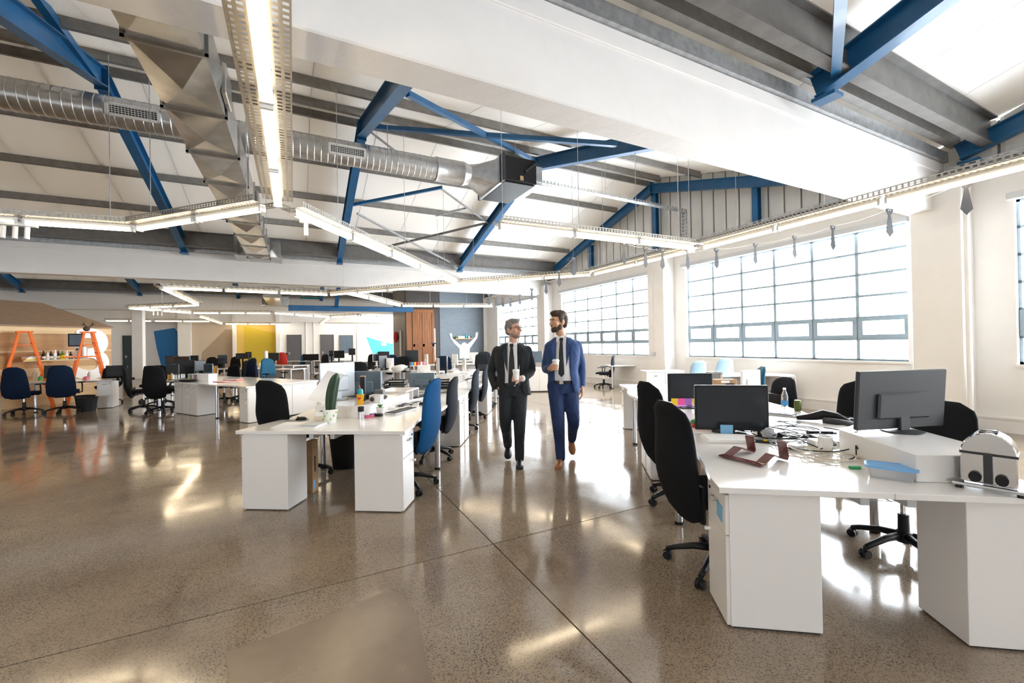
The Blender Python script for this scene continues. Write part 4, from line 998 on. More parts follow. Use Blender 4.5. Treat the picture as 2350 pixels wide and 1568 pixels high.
# ---- middle row, nearest desks
monitor('silver-backed monitor on the riser behind the cactus', (742,804,832,926), 4.95, 234, 'silver', zb=0.85, wide=0.44)
monitor('dark curved-back monitor right of the silver one', (797,872,852,912), 5.15, 172, 'blue', zb=DH, wide=0.44)
flat('post', 'slim upright black post in front of the dark monitor', 'post', -1.70, 4.80, 8, [('shaft','black_plastic',MB().bx(-0.026,0.026,-0.03,0.03,0.012,0.40)),('cap','cardboard',MB().bx(-0.027,0.027,-0.031,0.031,0.40,0.407)),('foot','black_plastic',MB().bx(-0.10,0.10,-0.09,0.09,0,0.012))])  # thin brown top strip paints the lit upper edge of the post
monitor('grey-blue monitor turned away between the letter trays', (938,996,856,897), 7.15, 178, 'blue', base='block')
r = thing('monitor_riser', 'white box riser under the silver monitor', 'riser', UVL(-1.80,4.42,DH), rz(-12)); MB().bx(-0.30,0.22,0,1.15,0,0.125).build('box','white_laminate',r,bevel=0.003)
t = thing('pigeonhole_box', 'white open-sided shelf box beside the keyboards', 'shelf box', UVL(-1.58,5.50,DH), rz(-5))
for a in ((-0.20,0.20,0,0.52,0.135,0.15),(-0.20,0.20,0,0.52,0,0.015),(-0.20,0.20,0,0.015,0.015,0.135),(-0.20,0.20,0.505,0.52,0.015,0.135),(-0.20,-0.185,0.015,0.505,0.015,0.135),(-0.185,0.20,0.255,0.27,0.015,0.135)): MB().bx(*a).build('board','white_laminate',t)
t = thing('pigeonhole_box', 'white shelf box with cells further down the middle row', 'shelf box', UVL(-1.20,8.0,DH), rz(-5))
for a in ((-0.25,0.20,0,0.5,0.155,0.17),(-0.25,0.20,0,0.5,0,0.015),(-0.25,0.20,0,0.015,0.015,0.155),(-0.25,0.20,0.485,0.5,0.015,0.155),(-0.25,-0.235,0.015,0.485,0.015,0.155),(-0.235,0.20,0.16,0.175,0.015,0.155),(-0.235,0.20,0.32,0.335,0.015,0.155)): MB().bx(*a).build('board','white_laminate',t)
keyboard('white keyboard nearest on the middle row', -1.26, 4.78, 70); keyboard('second keyboard, behind the nearest one', -1.33, 5.95, 62)
mouse('black mouse between the two keyboards', -1.13, 5.30, 80); mouse('black mouse beside the notebook on the front desk', -2.17, 4.33, 100)
t = flat('mouse_mat', 'round grey mouse mat under the front mouse', 'mouse mat', -2.20, 4.31, 0, [('mat','mid_grey',MB().lathe([(0.0,0),(0.11,0),(0.11,0.002),(0,0.002)],24))])
t = thing('notebook', 'open notepad with pages at the front desk edge', 'notebook', UVL(-2.0,3.98,DH), rz(-6))
for k in range(5): MB().box((0.004*k-0.01,0.003*k,0.003+0.0052*k),(0.44-0.012*k,0.21-0.01*k,0.0045),rotz=0.02*k-0.03).build('sheet','paper',t)
MB().box((0.13,0.0,0.0285),(0.18,0.19,0.003),rotz=0.05).build('cover','light_grey',t)
# cactus
t = thing('cactus', 'tall green columnar cactus in a printed white pot', 'cactus', UVL(-1.79,4.14,DH), 0)
MB().lathe([(0.0,0.0),(0.056,0.0),(0.064,0.09),(0.070,0.125),(0.073,0.127),(0.073,0.135),(0.066,0.135),(0.062,0.118),(0.0,0.118)],28).build('pot','white_plastic',t,smooth='auto')
MB().lathe([(0.0,0.115),(0.063,0.115),(0.063,0.121),(0.0,0.121)],20).build('soil','soil',t)
for k in range(7):
    a = R(195+k*25); z = 0.045+0.03*(k%3); c = Vector((0.0655*math.cos(a),0.0655*math.sin(a),z))
    MB().ball(c,(0.008,0.008,0.011),8,6).build('leaf_print','leaf_print',t)
n = 30; rings = []
for j in range(19):
    s = j/18; rad = 0.040*(0.82+0.35*math.sin(PI*min(1,s*0.85+0.1)))*(1 if s < 0.8 else math.sqrt(max(0.02,1-((s-0.8)/0.2)**2)))
    ring = []
    for k in range(n):
        a = 2*PI*k/n; rr = rad*(1+0.24*math.cos(5*a)); ring.append((rr*math.cos(a)+0.075*s*s*_cy*0.9, rr*math.sin(a)-0.075*s*s*_sy*0.9, 0.115+0.37*s))
    rings.append(ring)
MB().rings(rings).build('stem','cactus',t,smooth=True)
# sheet pinned to the silver monitor
t = thing('paper_sheet', 'loose printed sheet hanging off the silver monitor', 'paper', UVL(-2.02,4.55,0.86), rz(24)); m = MB(); N = 8
vs = []
for j in range(N+1):
    s = j/N
    for i in range(2): vs.append((-0.17+0.105*s*1.9+0.19*i-0.02*i, -0.03+0.10*math.sin(PI*s)*0.6, 0.05+0.30*s-0.05*i))
fs = [(2*j,2*j+1,2*j+3,2*j+2) for j in range(N)]; m.add(vs, fs).build('sheet','skin_paper',t,smooth=True)
t = thing('cup', 'yellow paper cup with a red heart and a teal straw bottle', 'cup', UVL(-1.63,4.52,DH+0.125), 0)
MB().lathe([(0.0,0),(0.030,0),(0.040,0.105),(0.042,0.108),(0.036,0.108),(0.0,0.10)],20).build('body','yellow_cup',t,smooth='auto')
hp = [(0.018*(16*math.sin(a)**3)/16, 0.018*(13*math.cos(a)-5*math.cos(2*a)-2*math.cos(3*a)-math.cos(4*a))/16) for a in [2*PI*k/20 for k in range(20)]]
hd = math.atan2(-_cy,-_sy)
m = MB().prism(hp, 0.0, 0.003); MB().add(m.v, m.f, Matrix.Rotation(-YAW,4,'Z') @ Matrix.Translation((0,-0.036,0.065)) @ Matrix.Rotation(R(90),4,'X')).build('heart','heart_red',t)
MB().lathe([(0.0,0.10),(0.030,0.10),(0.028,0.15),(0.018,0.165),(0.0,0.165)],16).build('teal_lid','teal_plastic',t,smooth='auto'); MB().cyl((0.0,0,0.16),(-0.01,0.0,0.20),0.006,n=8).build('straw','heart_red',t)
t = thing('small_speaker', 'small grey cube speaker on the riser', 'speaker', UVL(-1.49,4.62,DH+0.125), rz(-8)); MB().bx(-0.062,0.062,-0.05,0.05,0,0.088).build('case','light_grey',t,bevel=0.004); MB().cyl((-0.028,-0.052,0.042),(-0.028,-0.045,0.042),0.026,n=18).build('cone','dark_grey',t); MB().bx(0.01,0.058,-0.0525,-0.05,0.008,0.08).build('mesh','white_plastic',t)
t = thing('desk_phone', 'black telephone base behind the cube speaker', 'phone', UVL(-1.62,4.98,DH+0.125), rz(-15)); MB().bx(-0.11,0.11,-0.09,0.09,0,0.03).build('body','black_plastic',t,bevel=0.01); MB().bx(-0.105,-0.05,-0.09,0.09,0.03,0.06).build('handset','black_plastic',t,bevel=0.012); MB().bx(-0.03,0.09,0.02,0.07,0.03,0.10).build('display','mid_grey',t)
t = thing('storage_box', 'two small stacked white card boxes by the cactus', 'box', UVL(-1.93,4.30,DH), rz(5)); MB().bx(-0.07,0.07,-0.05,0.05,0,0.045).build('lower_box','cream',t); MB().bx(-0.065,0.065,-0.048,0.048,0.046,0.09).build('upper_box','white_plastic',t); MB().bx(-0.03,0.05,-0.03,0.03,0.09,0.093).build('slot','soil',t)
t = thing('pen_tin', 'brushed metal tin with a black top on the front desk', 'tin', UVL(-1.56,4.34,DH), 0); MB().lathe([(0,0),(0.030,0),(0.030,0.075),(0,0.075)],24).build('can','brushed',t,smooth='auto'); MB().lathe([(0,0.075),(0.0305,0.075),(0.0305,0.125),(0.026,0.125),(0.0,0.115)],24).build('sleeve','black_plastic',t,smooth='auto')
t = thing('pot_plant', 'tiny succulent in a white pot behind the tin', 'plant', UVL(-1.43,4.55,DH), 0); MB().lathe([(0,0),(0.034,0),(0.045,0.085),(0.04,0.085),(0.0,0.075)],22).build('pot','white_plastic',t,smooth='auto')
for k in range(11):
    a = R(33*k*2.1); b = 0.35+0.5*(k%3)/2; MB().tube([(0,0,0.075),(0.018*math.cos(a)*b,0.018*math.sin(a)*b,0.10),(0.04*math.cos(a)*b,0.04*math.sin(a)*b,0.115+0.008*(k%2))],[0.006,0.006,0.001],n=5).build('leaf','leaf',t)
t = thing('stationery', 'pink and black stationery heap between tin and plant', 'stationery', UVL(-1.50,4.40,DH), rz(0)); MB().box((0.0,0.02,0.012),(0.10,0.06,0.024),rotz=0.3).build('pink_case','pink',t,bevel=0.006); MB().box((0.05,0.08,0.014),(0.14,0.05,0.028),rotz=-0.2).build('black_case','black_plastic',t,bevel=0.006); MB().cyl((0.02,-0.04,0.03),(0.05,0.06,0.04),0.005,n=6).build('pen','note_purple',t)
t = thing('router', 'flat white router among the cables', 'router', UVL(-1.50,5.0,DH), rz(15)); MB().bx(-0.10,0.10,-0.06,0.06,0,0.03).build('case','white_plastic',t,bevel=0.008); MB().bx(-0.08,0.02,-0.02,0.02,0.03,0.045).build('plug','amber',t)
tg = thing('cable_tangle', 'thin tangled cables on the nearest middle desk', 'cables', UVL(-1.5,5.0,DH))
for k in range(7):
    b = (-1.62+0.05*k, 4.9+0.08*k)
    cable('tangled thin cable on the nearest middle desk', [(b[0]+random.uniform(-.12,.12), b[1]+random.uniform(-.2,.2), DH+0.006+0.012*random.random()) for _ in range(6)], r=0.0035, into=tg)
cable('black cable running to the second keyboard', [(-1.62,5.0,DH+0.01),(-1.5,5.2,DH+0.03),(-1.42,5.15,DH+0.01),(-1.36,5.35,DH+0.006),(-1.25,5.28,DH+0.006)], r=0.004)
def letter_tray(label, u, v, th, tiers=2):
    t = thing('letter_tray', label, 'letter tray', UVL(u, v, DH), rz(th), 'black letter trays')
    for k in range(tiers):
        z = 0.01+0.085*k; m = MB(); m.bx(-0.17,0.17,-0.13,0.13,z,z+0.004).bx(-0.17,0.17,0.126,0.13,z,z+0.055).bx(-0.17,-0.166,-0.13,0.13,z,z+0.055).bx(0.166,0.17,-0.13,0.13,z,z+0.055).bx(-0.17,0.17,-0.13,-0.126,z,z+0.04); m.build('tray','black_plastic',t)
        MB().bx(-0.15,0.15,-0.11,0.11,z+0.006,z+0.03).build('papers','paper',t)
    for x in (-0.14,0.14):
        for y in (-0.11,0.11): MB().cyl((x,y,0),(x,y,0.085*tiers),0.005,n=6).build('post','dark_grey',t)
letter_tray('black letter tray left of the grey-blue monitor', -2.02, 7.35, 0); letter_tray('black letter tray right of the grey-blue monitor', -1.25, 7.25, 5)
t = thing('magazine_stack', 'short stack of magazines on the left side of the shelf box', 'magazines', UVL(-1.95,6.3,DH), rz(10))
for k in range(4): MB().box((0.006*k,0.004*k,0.012+0.022*k),(0.22,0.3,0.02),rotz=0.05*k).build('magazine',['paper','black_plastic','paper','cream'][k],t)
low = thing('desk_tray', 'low white desk organiser behind the dark monitor', 'organiser', UVL(-2.0,5.9,DH), rz(-5)); MB().bx(-0.35,0.3,0,0.6,0,0.07).build('box','white_laminate',low,bevel=0.003)
# under the nearest desks
t = thing('waste_bin', 'black plastic waste bin under the front desk', 'bin', UVL(-2.05,5.15), rz(0))
def bin_mesh(t, w0, w1, h):
    r = []
    for s, z in ((w0,0.0),(w1,h),(w1+0.015,h),(w1+0.015,h-0.012),(w1-0.008,h-0.012),(w0-0.01,0.012)):
        r.append([(s*math.copysign(abs(math.cos(a))**0.55,math.cos(a)), s*0.75*math.copysign(abs(math.sin(a))**0.55,math.sin(a)), z) for a in [2*PI*k/28 for k in range(28)]])
    MB().rings(r).build('tub','black_plastic',t,smooth='auto')
bin_mesh(t, 0.135, 0.175, 0.42)
t = thing('cardboard_box', 'narrow cardboard box beside the left pedestal of the front desk', 'box', UVL(-2.05,4.30), rz(-4)); MB().bx(-0.03,0.03,-0.05,0.06,0,0.52).build('carton','cardboard',t); MB().bx(0.03,0.032,-0.01,0.01,0.2,0.36).build('slot','soil',t); MB().bx(0.03,0.032,-0.04,0.0,0.03,0.12).build('sticker','note_blue',t)
t = thing('wire_basket', 'wire cable basket hung below the front desk', 'basket', UVL(-1.72,4.75,DH-0.03), rz(-5))
for k in range(7): MB().tube([(-0.14,-0.45+0.15*k,0),(-0.13,-0.45+0.15*k,-0.10),(0.13,-0.45+0.15*k,-0.10),(0.14,-0.45+0.15*k,0)],0.003,n=4).build('wire','light_grey',t)
for x, z in ((-0.13,-0.05),(-0.13,-0.1),(0,-0.1),(0.13,-0.1),(0.13,-0.05)): MB().cyl((x,-0.45,z),(x,0.45,z),0.003,n=4).build('wire','light_grey',t)

# ---- right row
RS = [(2.15,2.80),(2.05,2.16),(2.26,2.13),(2.54,2.30),(2.70,3.16)]
t = thing('monitor_riser', 'white faceted riser carrying the big monitor on the right row', 'riser', UVL(2.3,2.5,DH), 0); c = Vector(UVL(2.3,2.5,DH))
m = MB().prism([tuple((Vector(UVL(a,b,DH))-c)[:2]) for a, b in RS], 0.001, 0.14); m.build('box','white_laminate',t,bevel=0.003)
monitor('big black monitor seen from behind on the white riser', (1948,2168,849,992), 2.72, 189, 'grey', zb=0.86, wide=0.66, thick=0.03, tilt=-4)
monitor('black monitor in the middle of the right row, blue note below', (1597,1751,884,995), 3.40, -12, 'black', base='foot', wide=0.545)
monitor('black monitor with coloured sticky notes along its lower edge', (1532,1630,857,922), 4.70, -6, 'black', base='block')
monitor('white monitor turned sideways near the dark chair', (1697,1744,850,898), 5.35, 205, 'white', wide=0.34)
t0 = UVL(upx(1581,4.66), 4.66, DH)
for k, (pa, mt) in enumerate(((1537,'note_yellow'),(1552,'note_pink'),(1568,'note_purple'),(1585,'note_yellow'))):
    px0, px1 = pa, pa+16; v = 4.655-(pa-1581)/FPX*4.66*0.105
    t = thing('sticky_note', '%s sticky note on the lower edge of the right row monitor' % {'note_pink':'pink','note_purple':'purple'}.get(mt, 'left yellow' if k == 0 else 'right yellow'), 'sticky note', UVL(upx(pa+8,v), v-0.012, zpx(pa,930,v)), rz(-6), 'sticky notes')
    MB().bx(-0.038,0.038,-0.001,0.001,0,0.075).build('leaf_sheet', mt, t)
t = thing('sticky_note', 'blue sticky note hanging from the middle monitor', 'sticky note', UVL(upx(1668,3.30),3.33,zpx(1668,1000,3.33)), rz(-12), 'sticky notes'); MB().bx(-0.046,0.046,-0.001,0.001,0,0.085).build('leaf_sheet','note_blue',t)
t = thing('sticky_note', 'blue sticky note stuck to the near right pedestal drawer', 'sticky note', (0,0,0), 0, 'sticky notes')
q = loc2(RU+dR[0]*RLn, RV+dR[1]*RLn, -90-RT, RLn-0.33+0.21, 0.035); t.location = UVL(q[0], q[1], 0.52); t.rotation_euler = (0,R(8),rz(-90-RT)); MB().bx(-0.04,0.04,-0.004,-0.001,0,0.085).build('leaf_sheet','note_blue',t)
# smoked acrylic laptop stand: flat loop with two raised arms
t = thing('laptop_stand', 'dark red smoked acrylic laptop stand with two raised arms', 'laptop stand', UVL(1.54,2.66,DH), rz(-62)); t.scale = (1.15,1.15,1.0)
def ribbon(m, pts, w, th_=0.006):
    for a, b in zip(pts, pts[1:]): m.bar(a, b, w, th_)
for sx in (-1, 1):
    m = MB(); ribbon(m, [(sx*0.09,-0.15,0.006),(sx*0.09,-0.05,0.052),(sx*0.09,0.06,0.006),(sx*0.09,0.075,0.02),(sx*0.09,0.055,0.105),(sx*0.09,0.075,0.112)], 0.05); m.build('arm','smoked_red',t,bevel=0.001)
MB().box((0,-0.155,0.012),(0.24,0.05,0.008)).build('front_bar','smoked_red',t,bevel=0.003)
t = thing('paper_stack', 'thick white stack of paper on the right row', 'paper', UVL(1.57,3.14,DH), rz(-12))
for k in range(4): MB().box((0.004*k,0,0.004+0.006*k),(0.31,0.21,0.0055),rotz=0.015*k).build('sheet','paper',t)
t = thing('sweet_packet', 'red and white wrapped sweet packet behind the paper stack', 'packet', UVL(1.62,3.62,DH), rz(-20)); MB().cyl((-0.09,0,0.032),(0.09,0,0.032),0.032,n=14).build('roll','red_wrap',t,smooth='auto')
for sx in (-1,1): MB().cyl((sx*0.09,0,0.03),(sx*0.20,0,0.035),0.012,0.045,n=10).build('twist','cream',t)
MB().ball((-0.07,-0.012,0.045),(0.03,0.024,0.024),10,8).build('bow','green_wrap',t,smooth=True)
mouse('silver-black mouse in front of the sweet packet', 1.66, 3.42, 60, 'dark_grey')
def adapter(label, u, v, th, mt, s): t = thing('power_adapter', label, 'adapter', UVL(u, v, DH), rz(th), 'power adapters'); MB().bx(-s[0]/2,s[0]/2,-s[1]/2,s[1]/2,0,s[2]).build('brick',mt,t,bevel=0.006); MB().cyl((s[0]/2,0,s[2]/2),(s[0]/2+0.03,0,s[2]/2),0.006,n=6).build('strain_relief',mt,t); return t
adapter('black power brick below the middle monitor', 1.95, 3.22, -10, 'black_plastic', (0.16,0.06,0.04)); adapter('white square charger near the laptop', 2.10, 2.92, -5, 'white_plastic', (0.10,0.10,0.045)); adapter('black power brick on the closed laptop', 2.35, 3.25, -10, 'black_plastic', (0.17,0.06,0.035)); adapter('orange and black plug box among the cables', 2.05, 3.55, 5, 'amber', (0.075,0.05,0.05)); adapter('grey charger beside the white one', 1.90, 2.85, 20, 'light_grey', (0.09,0.06,0.03))
t = thing('phone', 'black smartphone with a green sticker near the paper stack', 'phone', UVL(1.80,3.06,DH), rz(-20)); MB().bx(-0.07,0.07,-0.036,0.036,0,0.01).build('body','black_plastic',t,bevel=0.003); MB().ball((0.02,0,0.012),(0.02,0.012,0.008),8,6).build('sticker','note_yellow',t)
t = thing('plastic_bag', 'crumpled clear plastic bag by the phone', 'bag', UVL(1.92,3.18,DH), 0); random.seed(4)
m = MB(); m.ball((0,0,0.035),(0.07,0.05,0.036),14,9); m.v = [(x+random.uniform(-.012,.012), y+random.uniform(-.012,.012), max(0,z+random.uniform(-.01,.01))) for x,y,z in m.v]; m.build('film','clear_plastic',t)
t = thing('laptop', 'closed silver laptop under the cables on the right row', 'laptop', UVL(2.36,3.02,DH), rz(-8)); MB().bx(-0.17,0.17,-0.12,0.12,0,0.02).build('base','mid_grey',t,bevel=0.004); MB().bx(-0.17,0.17,-0.12,0.12,0.0205,0.03).build('lid','silver_plastic',t,bevel=0.003)
t = thing('mug', 'white mug next to the riser on the right row', 'mug', UVL(2.06,2.80,DH), rz(0)); MB().lathe([(0,0),(0.04,0),(0.042,0.095),(0.038,0.095),(0.036,0.006),(0,0.006)],24).build('cup','white_plastic',t,smooth='auto'); MB().tube([(0.02,-0.036,0.02),(0.03,-0.065,0.03),(0.03,-0.068,0.06),(0.02,-0.036,0.075)],0.006,n=6).build('handle','white_plastic',t,smooth=True)
t = thing('lunch_box', 'translucent lunch box with a blue lid in front of the riser', 'lunch box', UVL(1.99,2.24,DH), rz(-38)); t.scale = (1.15,1.15,1.1)
m = MB(); r = [[(a*0.088*math.copysign(abs(math.cos(q))**0.4,math.cos(q)), a*0.058*math.copysign(abs(math.sin(q))**0.4,math.sin(q)), z) for q in [2*PI*k/32 for k in range(32)]] for a, z in ((0.86,0),(0.97,0.052))]; m.rings(r).build('tub','clear_plastic',t,smooth='auto')
m = MB(); r = [[(a*0.094*math.copysign(abs(math.cos(q))**0.4,math.cos(q)), a*0.064*math.copysign(abs(math.sin(q))**0.4,math.sin(q)), z) for q in [2*PI*k/32 for k in range(32)]] for a, z in ((1.0,0.050),(1.0,0.058),(0.9,0.060),(0.88,0.057),(0.0,0.057))]; m.rings(r).build('lid','lid_blue',t,smooth='auto')
# chrome retro toaster-shaped appliance
t = thing('chrome_toaster', 'shiny chrome arched toaster on rubber feet at the desk corner', 'toaster', UVL(2.30,2.05,DH), rz(-52)); t.scale = (1.22,1.22,1.45)
arch = [(-0.075,0.0),(0.075,0.0),(0.075,0.10)] + [(0.075*math.cos(R(a)),0.10+0.068*math.sin(R(a))) for a in range(15,180,15)] + [(-0.075,0.10)]
m = MB().prism(arch, -0.055, 0.055); MB().add(m.v, m.f, Matrix.Translation((0,0,0.024)) @ Matrix.Rotation(R(90),4,'X')).build('shell','chrome',t,smooth='auto',bevel=0.004)
MB().bx(-0.10,0.10,-0.075,0.075,0.010,0.020).build('base_plate','chrome',t,bevel=0.004)
m = MB(); m.bx(-0.077,0.077,-0.057,0.057,0.118,0.126); m.build('band','dark_grey',t)
for y in (-0.02,0.02): MB().box((0,y,0.1885),(0.05,0.012,0.008)).build('slot','black_plastic',t)
MB().bx(-0.012,0.012,-0.070,-0.056,0.03,0.125).build('handle','dark_grey',t)
for x in (-0.035,0.035): MB().cyl((x,-0.056,0.045),(x,-0.068,0.045),0.018,n=16).build('dial','black_plastic',t,smooth='auto')
for x in (-0.08,0.08):
    for y in (-0.06,0.06): MB().cyl((x,y,0),(x,y,0.010),0.010,n=10).build('rubber_foot','black_plastic',t)
t = thing('water_bottle', 'clear water bottle with a blue label near the window', 'bottle', UVL(2.90,4.52,DH), 0); MB().lathe([(0,0),(0.03,0),(0.032,0.01),(0.032,0.13),(0.024,0.165),(0.013,0.195),(0.013,0.205),(0,0.205)],20).build('body','bottle_clear',t,smooth='auto'); MB().lathe([(0.0325,0.04),(0.0328,0.04),(0.0328,0.085),(0.0325,0.085)],20,cap=False).build('label','label_blue',t); MB().cyl((0,0,0.203),(0,0,0.222),0.0145,n=14).build('cap','white_plastic',t)
t = thing('drink_can', 'green drink can beside the water bottle', 'can', UVL(2.93,4.36,DH), 0); MB().lathe([(0,0),(0.026,0),(0.032,0.008),(0.032,0.10),(0.026,0.112),(0,0.110)],20).build('can','can_green',t,smooth='auto')
keyboard('black keyboard behind the cables on the right row', 2.62, 4.15, -50)
t = thing('headset', 'black hand-shaped headset and strap lying on the right row', 'headset', UVL(2.75,3.75,DH), rz(-30)); MB().tube([(-0.20,0.03,0.02),(-0.10,0.03,0.035),(0.0,0.05,0.06),(0.10,0.03,0.05),(0.18,-0.04,0.02)],[0.018,0.03,0.045,0.035,0.015],n=10).build('band','black_plastic',t,smooth=True); MB().tube([(0.0,-0.02,0.02),(0.08,-0.08,0.02),(0.2,-0.06,0.02)],[0.03,0.03,0.012],n=8).build('earpiece','dark_grey',t,smooth=True)
mouse('second black mouse at the window side', 3.0, 3.75, -30)
random.seed(21)
tg = thing('cable_tangle', 'big tangle of black cables on the right row', 'cables', UVL(2.15,3.2,DH))
for k in range(16):
    cu, cv = 2.15+random.uniform(-.25,.35), 3.15+random.uniform(-.3,.55); pts = []
    a = random.uniform(0,6.28); rad = random.uniform(0.08,0.22)
    for q in range(6): pts.append((cu+rad*math.cos(a+q*1.1)*(1+0.3*random.random()), cv+rad*1.3*math.sin(a+q*1.1), DH+0.006+0.03*random.random()))
    cable('black cable in the tangle on the right row', pts, r=0.004, into=tg)
tg = thing('cable_tangle', 'coiled white cables behind the laptop stand', 'cables', UVL(1.93,2.68,DH))
for k in range(6):
    cu, cv = 1.93+random.uniform(-.1,.12), 2.68+random.uniform(-.12,.14); a = random.uniform(0,6.28); rad = 0.10+0.05*random.random()
    cable('white cable coiled near the laptop stand', [(cu+rad*math.cos(a+q*1.2), cv+rad*math.sin(a+q*1.2), DH+0.006+0.02*random.random()) for q in range(6)], 'cream', 0.0045, into=tg)
t = thing('plug', 'green plug at the end of the white cable', 'plug', UVL(1.93,2.40,DH), rz(-12)); MB().bx(-0.03,0.03,-0.012,0.012,0,0.016).build('shell','green_plug',t,bevel=0.005); MB().cyl((0.03,0,0.008),(0.045,0,0.008),0.003,n=6).build('pin','chrome',t)
cable('black cable dangling over the riser edge', [(2.18,2.70,DH+0.145),(2.14,2.66,DH+0.12),(2.13,2.62,DH+0.05),(2.10,2.60,DH+0.08),(2.08,2.58,DH+0.02),(2.0,2.55,DH+0.006)], r=0.004)
cable('thin cable from the big monitor to the riser edge', [(2.62,2.72,1.0),(2.45,2.7,0.93),(2.3,2.72,0.90),(2.2,2.7,0.88),(2.16,2.67,0.84)], r=0.003)
t = thing('card_organiser', 'brown cardboard organiser box behind the sticky-note monitor', 'organiser', UVL(upx(1658,5.9),5.9,DH), rz(-5)); MB().bx(-0.15,0.15,-0.08,0.08,0,0.20).build('box','cardboard',t,bevel=0.01); MB().bx(0.0,0.11,-0.083,-0.08,0.08,0.15).build('photo','dark_grey',t); MB().bx(-0.06,0.05,-0.083,-0.08,0.155,0.185).build('label','paper',t)
t = thing('silver_frame', 'glossy silver photo frame above the cardboard organiser', 'frame', UVL(upx(1637,6.3),6.3,DH), rz(-20)); MB().bx(-0.11,0.11,-0.015,0.015,0.02,0.28).build('frame','chrome',t,bevel=0.004); MB().bx(-0.085,0.085,-0.018,-0.015,0.045,0.255).build('picture','mid_grey',t); MB().bar((0,0.02,0.2),(0,0.12,0.0),0.03,0.006).build('easel_leg','chrome',t)
t = thing('tape_stand', 'black curved tape stand by the organiser', 'stand', UVL(upx(1668,5.4),5.4,DH), 0); MB().ball((0,0,0.02),(0.10,0.06,0.03),12,8).build('shell','black_plastic',t,smooth=True)
for k, (u_, v_) in enumerate(((1.75,5.9),(1.95,6.4),(2.0,5.1))):
    t = thing('paper_sheet', ['loose sheet at the far end of the right row','second loose sheet at the far end of the right row','sheets under the sticky-note monitor'][k], 'paper', UVL(u_,v_,DH), rz(20*k)); MB().bx(-0.105,0.105,-0.15,0.15,0,0.003).build('sheet','paper',t)
t = thing('folder', 'purple folder under the sticky-note monitor', 'folder', UVL(1.98,4.78,DH), rz(-8)); MB().bx(-0.15,0.15,-0.11,0.11,0,0.02).build('cover','note_purple',t)
t = thing('cardboard_box', 'cardboard box beside the pedestal behind the black chair', 'box', UVL(1.75,4.35), rz(-9)); MB().bx(-0.12,0.12,-0.15,0.15,0,0.42).build('carton','cardboard',t,bevel=0.004); MB().bx(-0.02,0.02,-0.151,0.151,0.421,0.423).build('tape','cream',t)
t = thing('wire_basket', 'wire cable basket hung below the window desk', 'basket', UVL(2.05,2.6,DH-0.03), rz(-9))
for k in range(8): MB().tube([(-0.12,-0.35+0.1*k,0),(-0.11,-0.35+0.1*k,-0.10),(0.11,-0.35+0.1*k,-0.10),(0.12,-0.35+0.1*k,0)],0.003,n=4).build('wire','light_grey',t)
for x, z in ((-0.11,-0.05),(-0.11,-0.1),(0,-0.1),(0.11,-0.1),(0.11,-0.05)): MB().cyl((x,-0.36,z),(x,0.36,z),0.003,n=4).build('wire','light_grey',t)
monitor('pale blue monitor behind the gap between the two men', (1205,1244,806,832), 13.0, 170, 'blue')

# ---- further monitors, computers and clutter down the middle row
for lab, bx_, v, th, st, wd in [
    ('white computer standing upright, left of the middle row', (970,986,813,841), 12.2, 120, 'white', None),
    ('tall white screen edge behind the shelf box', (997,1011,822,858), 10.3, 110, 'white', 0.30),
    ('black monitor seen edge-on in the middle row', (1019,1029,817,855), 10.0, 95, 'black', 0.42),
    ('white monitor back under the raised-arms figure', (1037,1050,813,838), 13.0, 130, 'white', 0.30),
    ('slim white and black screen near the end of the middle row', (1060,1069,821,850), 11.2, 105, 'white', 0.40),
    ('white screen below the right arm of the painted figure', (1076,1097,809,829), 16.7, 175, 'white', None),
    ('large dark monitor in front of the timber door', (929,960,804,831), 16.0, 0, 'black', None),
    ('dark monitor left of the timber door monitors', (867,893,807,832), 15.8, 0, 'black', None),
    ('narrow dark monitor by the white computer', (871,884,816,845), 13.2, 60, 'black', 0.35),
    ('white computer case beside the narrow dark monitor', (886,903,822,845), 13.3, 180, 'white', None),
    ('small white-framed screen by the wooden photo frame', (860,868,812,830), 16.0, 30, 'white', 0.3),
    ('white printer-like screen behind the grey-blue monitor', (957,986,839,857), 9.4, 180, 'white', None)]:
    monitor(lab, bx_, v, th, st, wide=wd)
t = thing('white_bag', 'plump white bag lying on the slanting far table', 'bag', UVL(upx(915,12.4),12.4,DH), rz(-20)); random.seed(9)
m = MB(); m.ball((0,0,0.09),(0.26,0.17,0.10),18,10); m.v = [(x,y,max(0,z+0.02*math.sin(9*x)*math.cos(7*y))) for x,y,z in m.v]; m.build('sack','paper',t,smooth=True)
t = thing('desk_phone', 'black office phone next to the white bag', 'phone', UVL(upx(931,11.9),11.9,DH), rz(-30)); MB().bx(-0.1,0.1,-0.1,0.1,0,0.04).build('body','black_plastic',t,bevel=0.008); MB().box((0,0,0.08),(0.16,0.12,0.02),M=Matrix.Rotation(R(35),4,'X')).build('display','mid_grey',t)
for k, (p, v, mt) in enumerate(((905,12.6,'label_blue'),(944,15.85,'label_blue'),(951,15.85,'amber'),(957,15.9,'heart_red'),(966,16.0,'skin_paper'),(972,16.0,'pink'))):
    t = thing('desk_trinket', ['blue box by the far white computer','blue tub before the dark monitor','orange tub before the dark monitor','red tub before the dark monitor','pale figurine beside the dark monitor','pink ornament beside the dark monitor'][k], 'trinket', UVL(upx(p,v),v,DH), 0); MB().lathe([(0,0),(0.05,0),(0.05,0.10),(0.03,0.13),(0,0.13)],12).build('body',mt,t,smooth='auto')
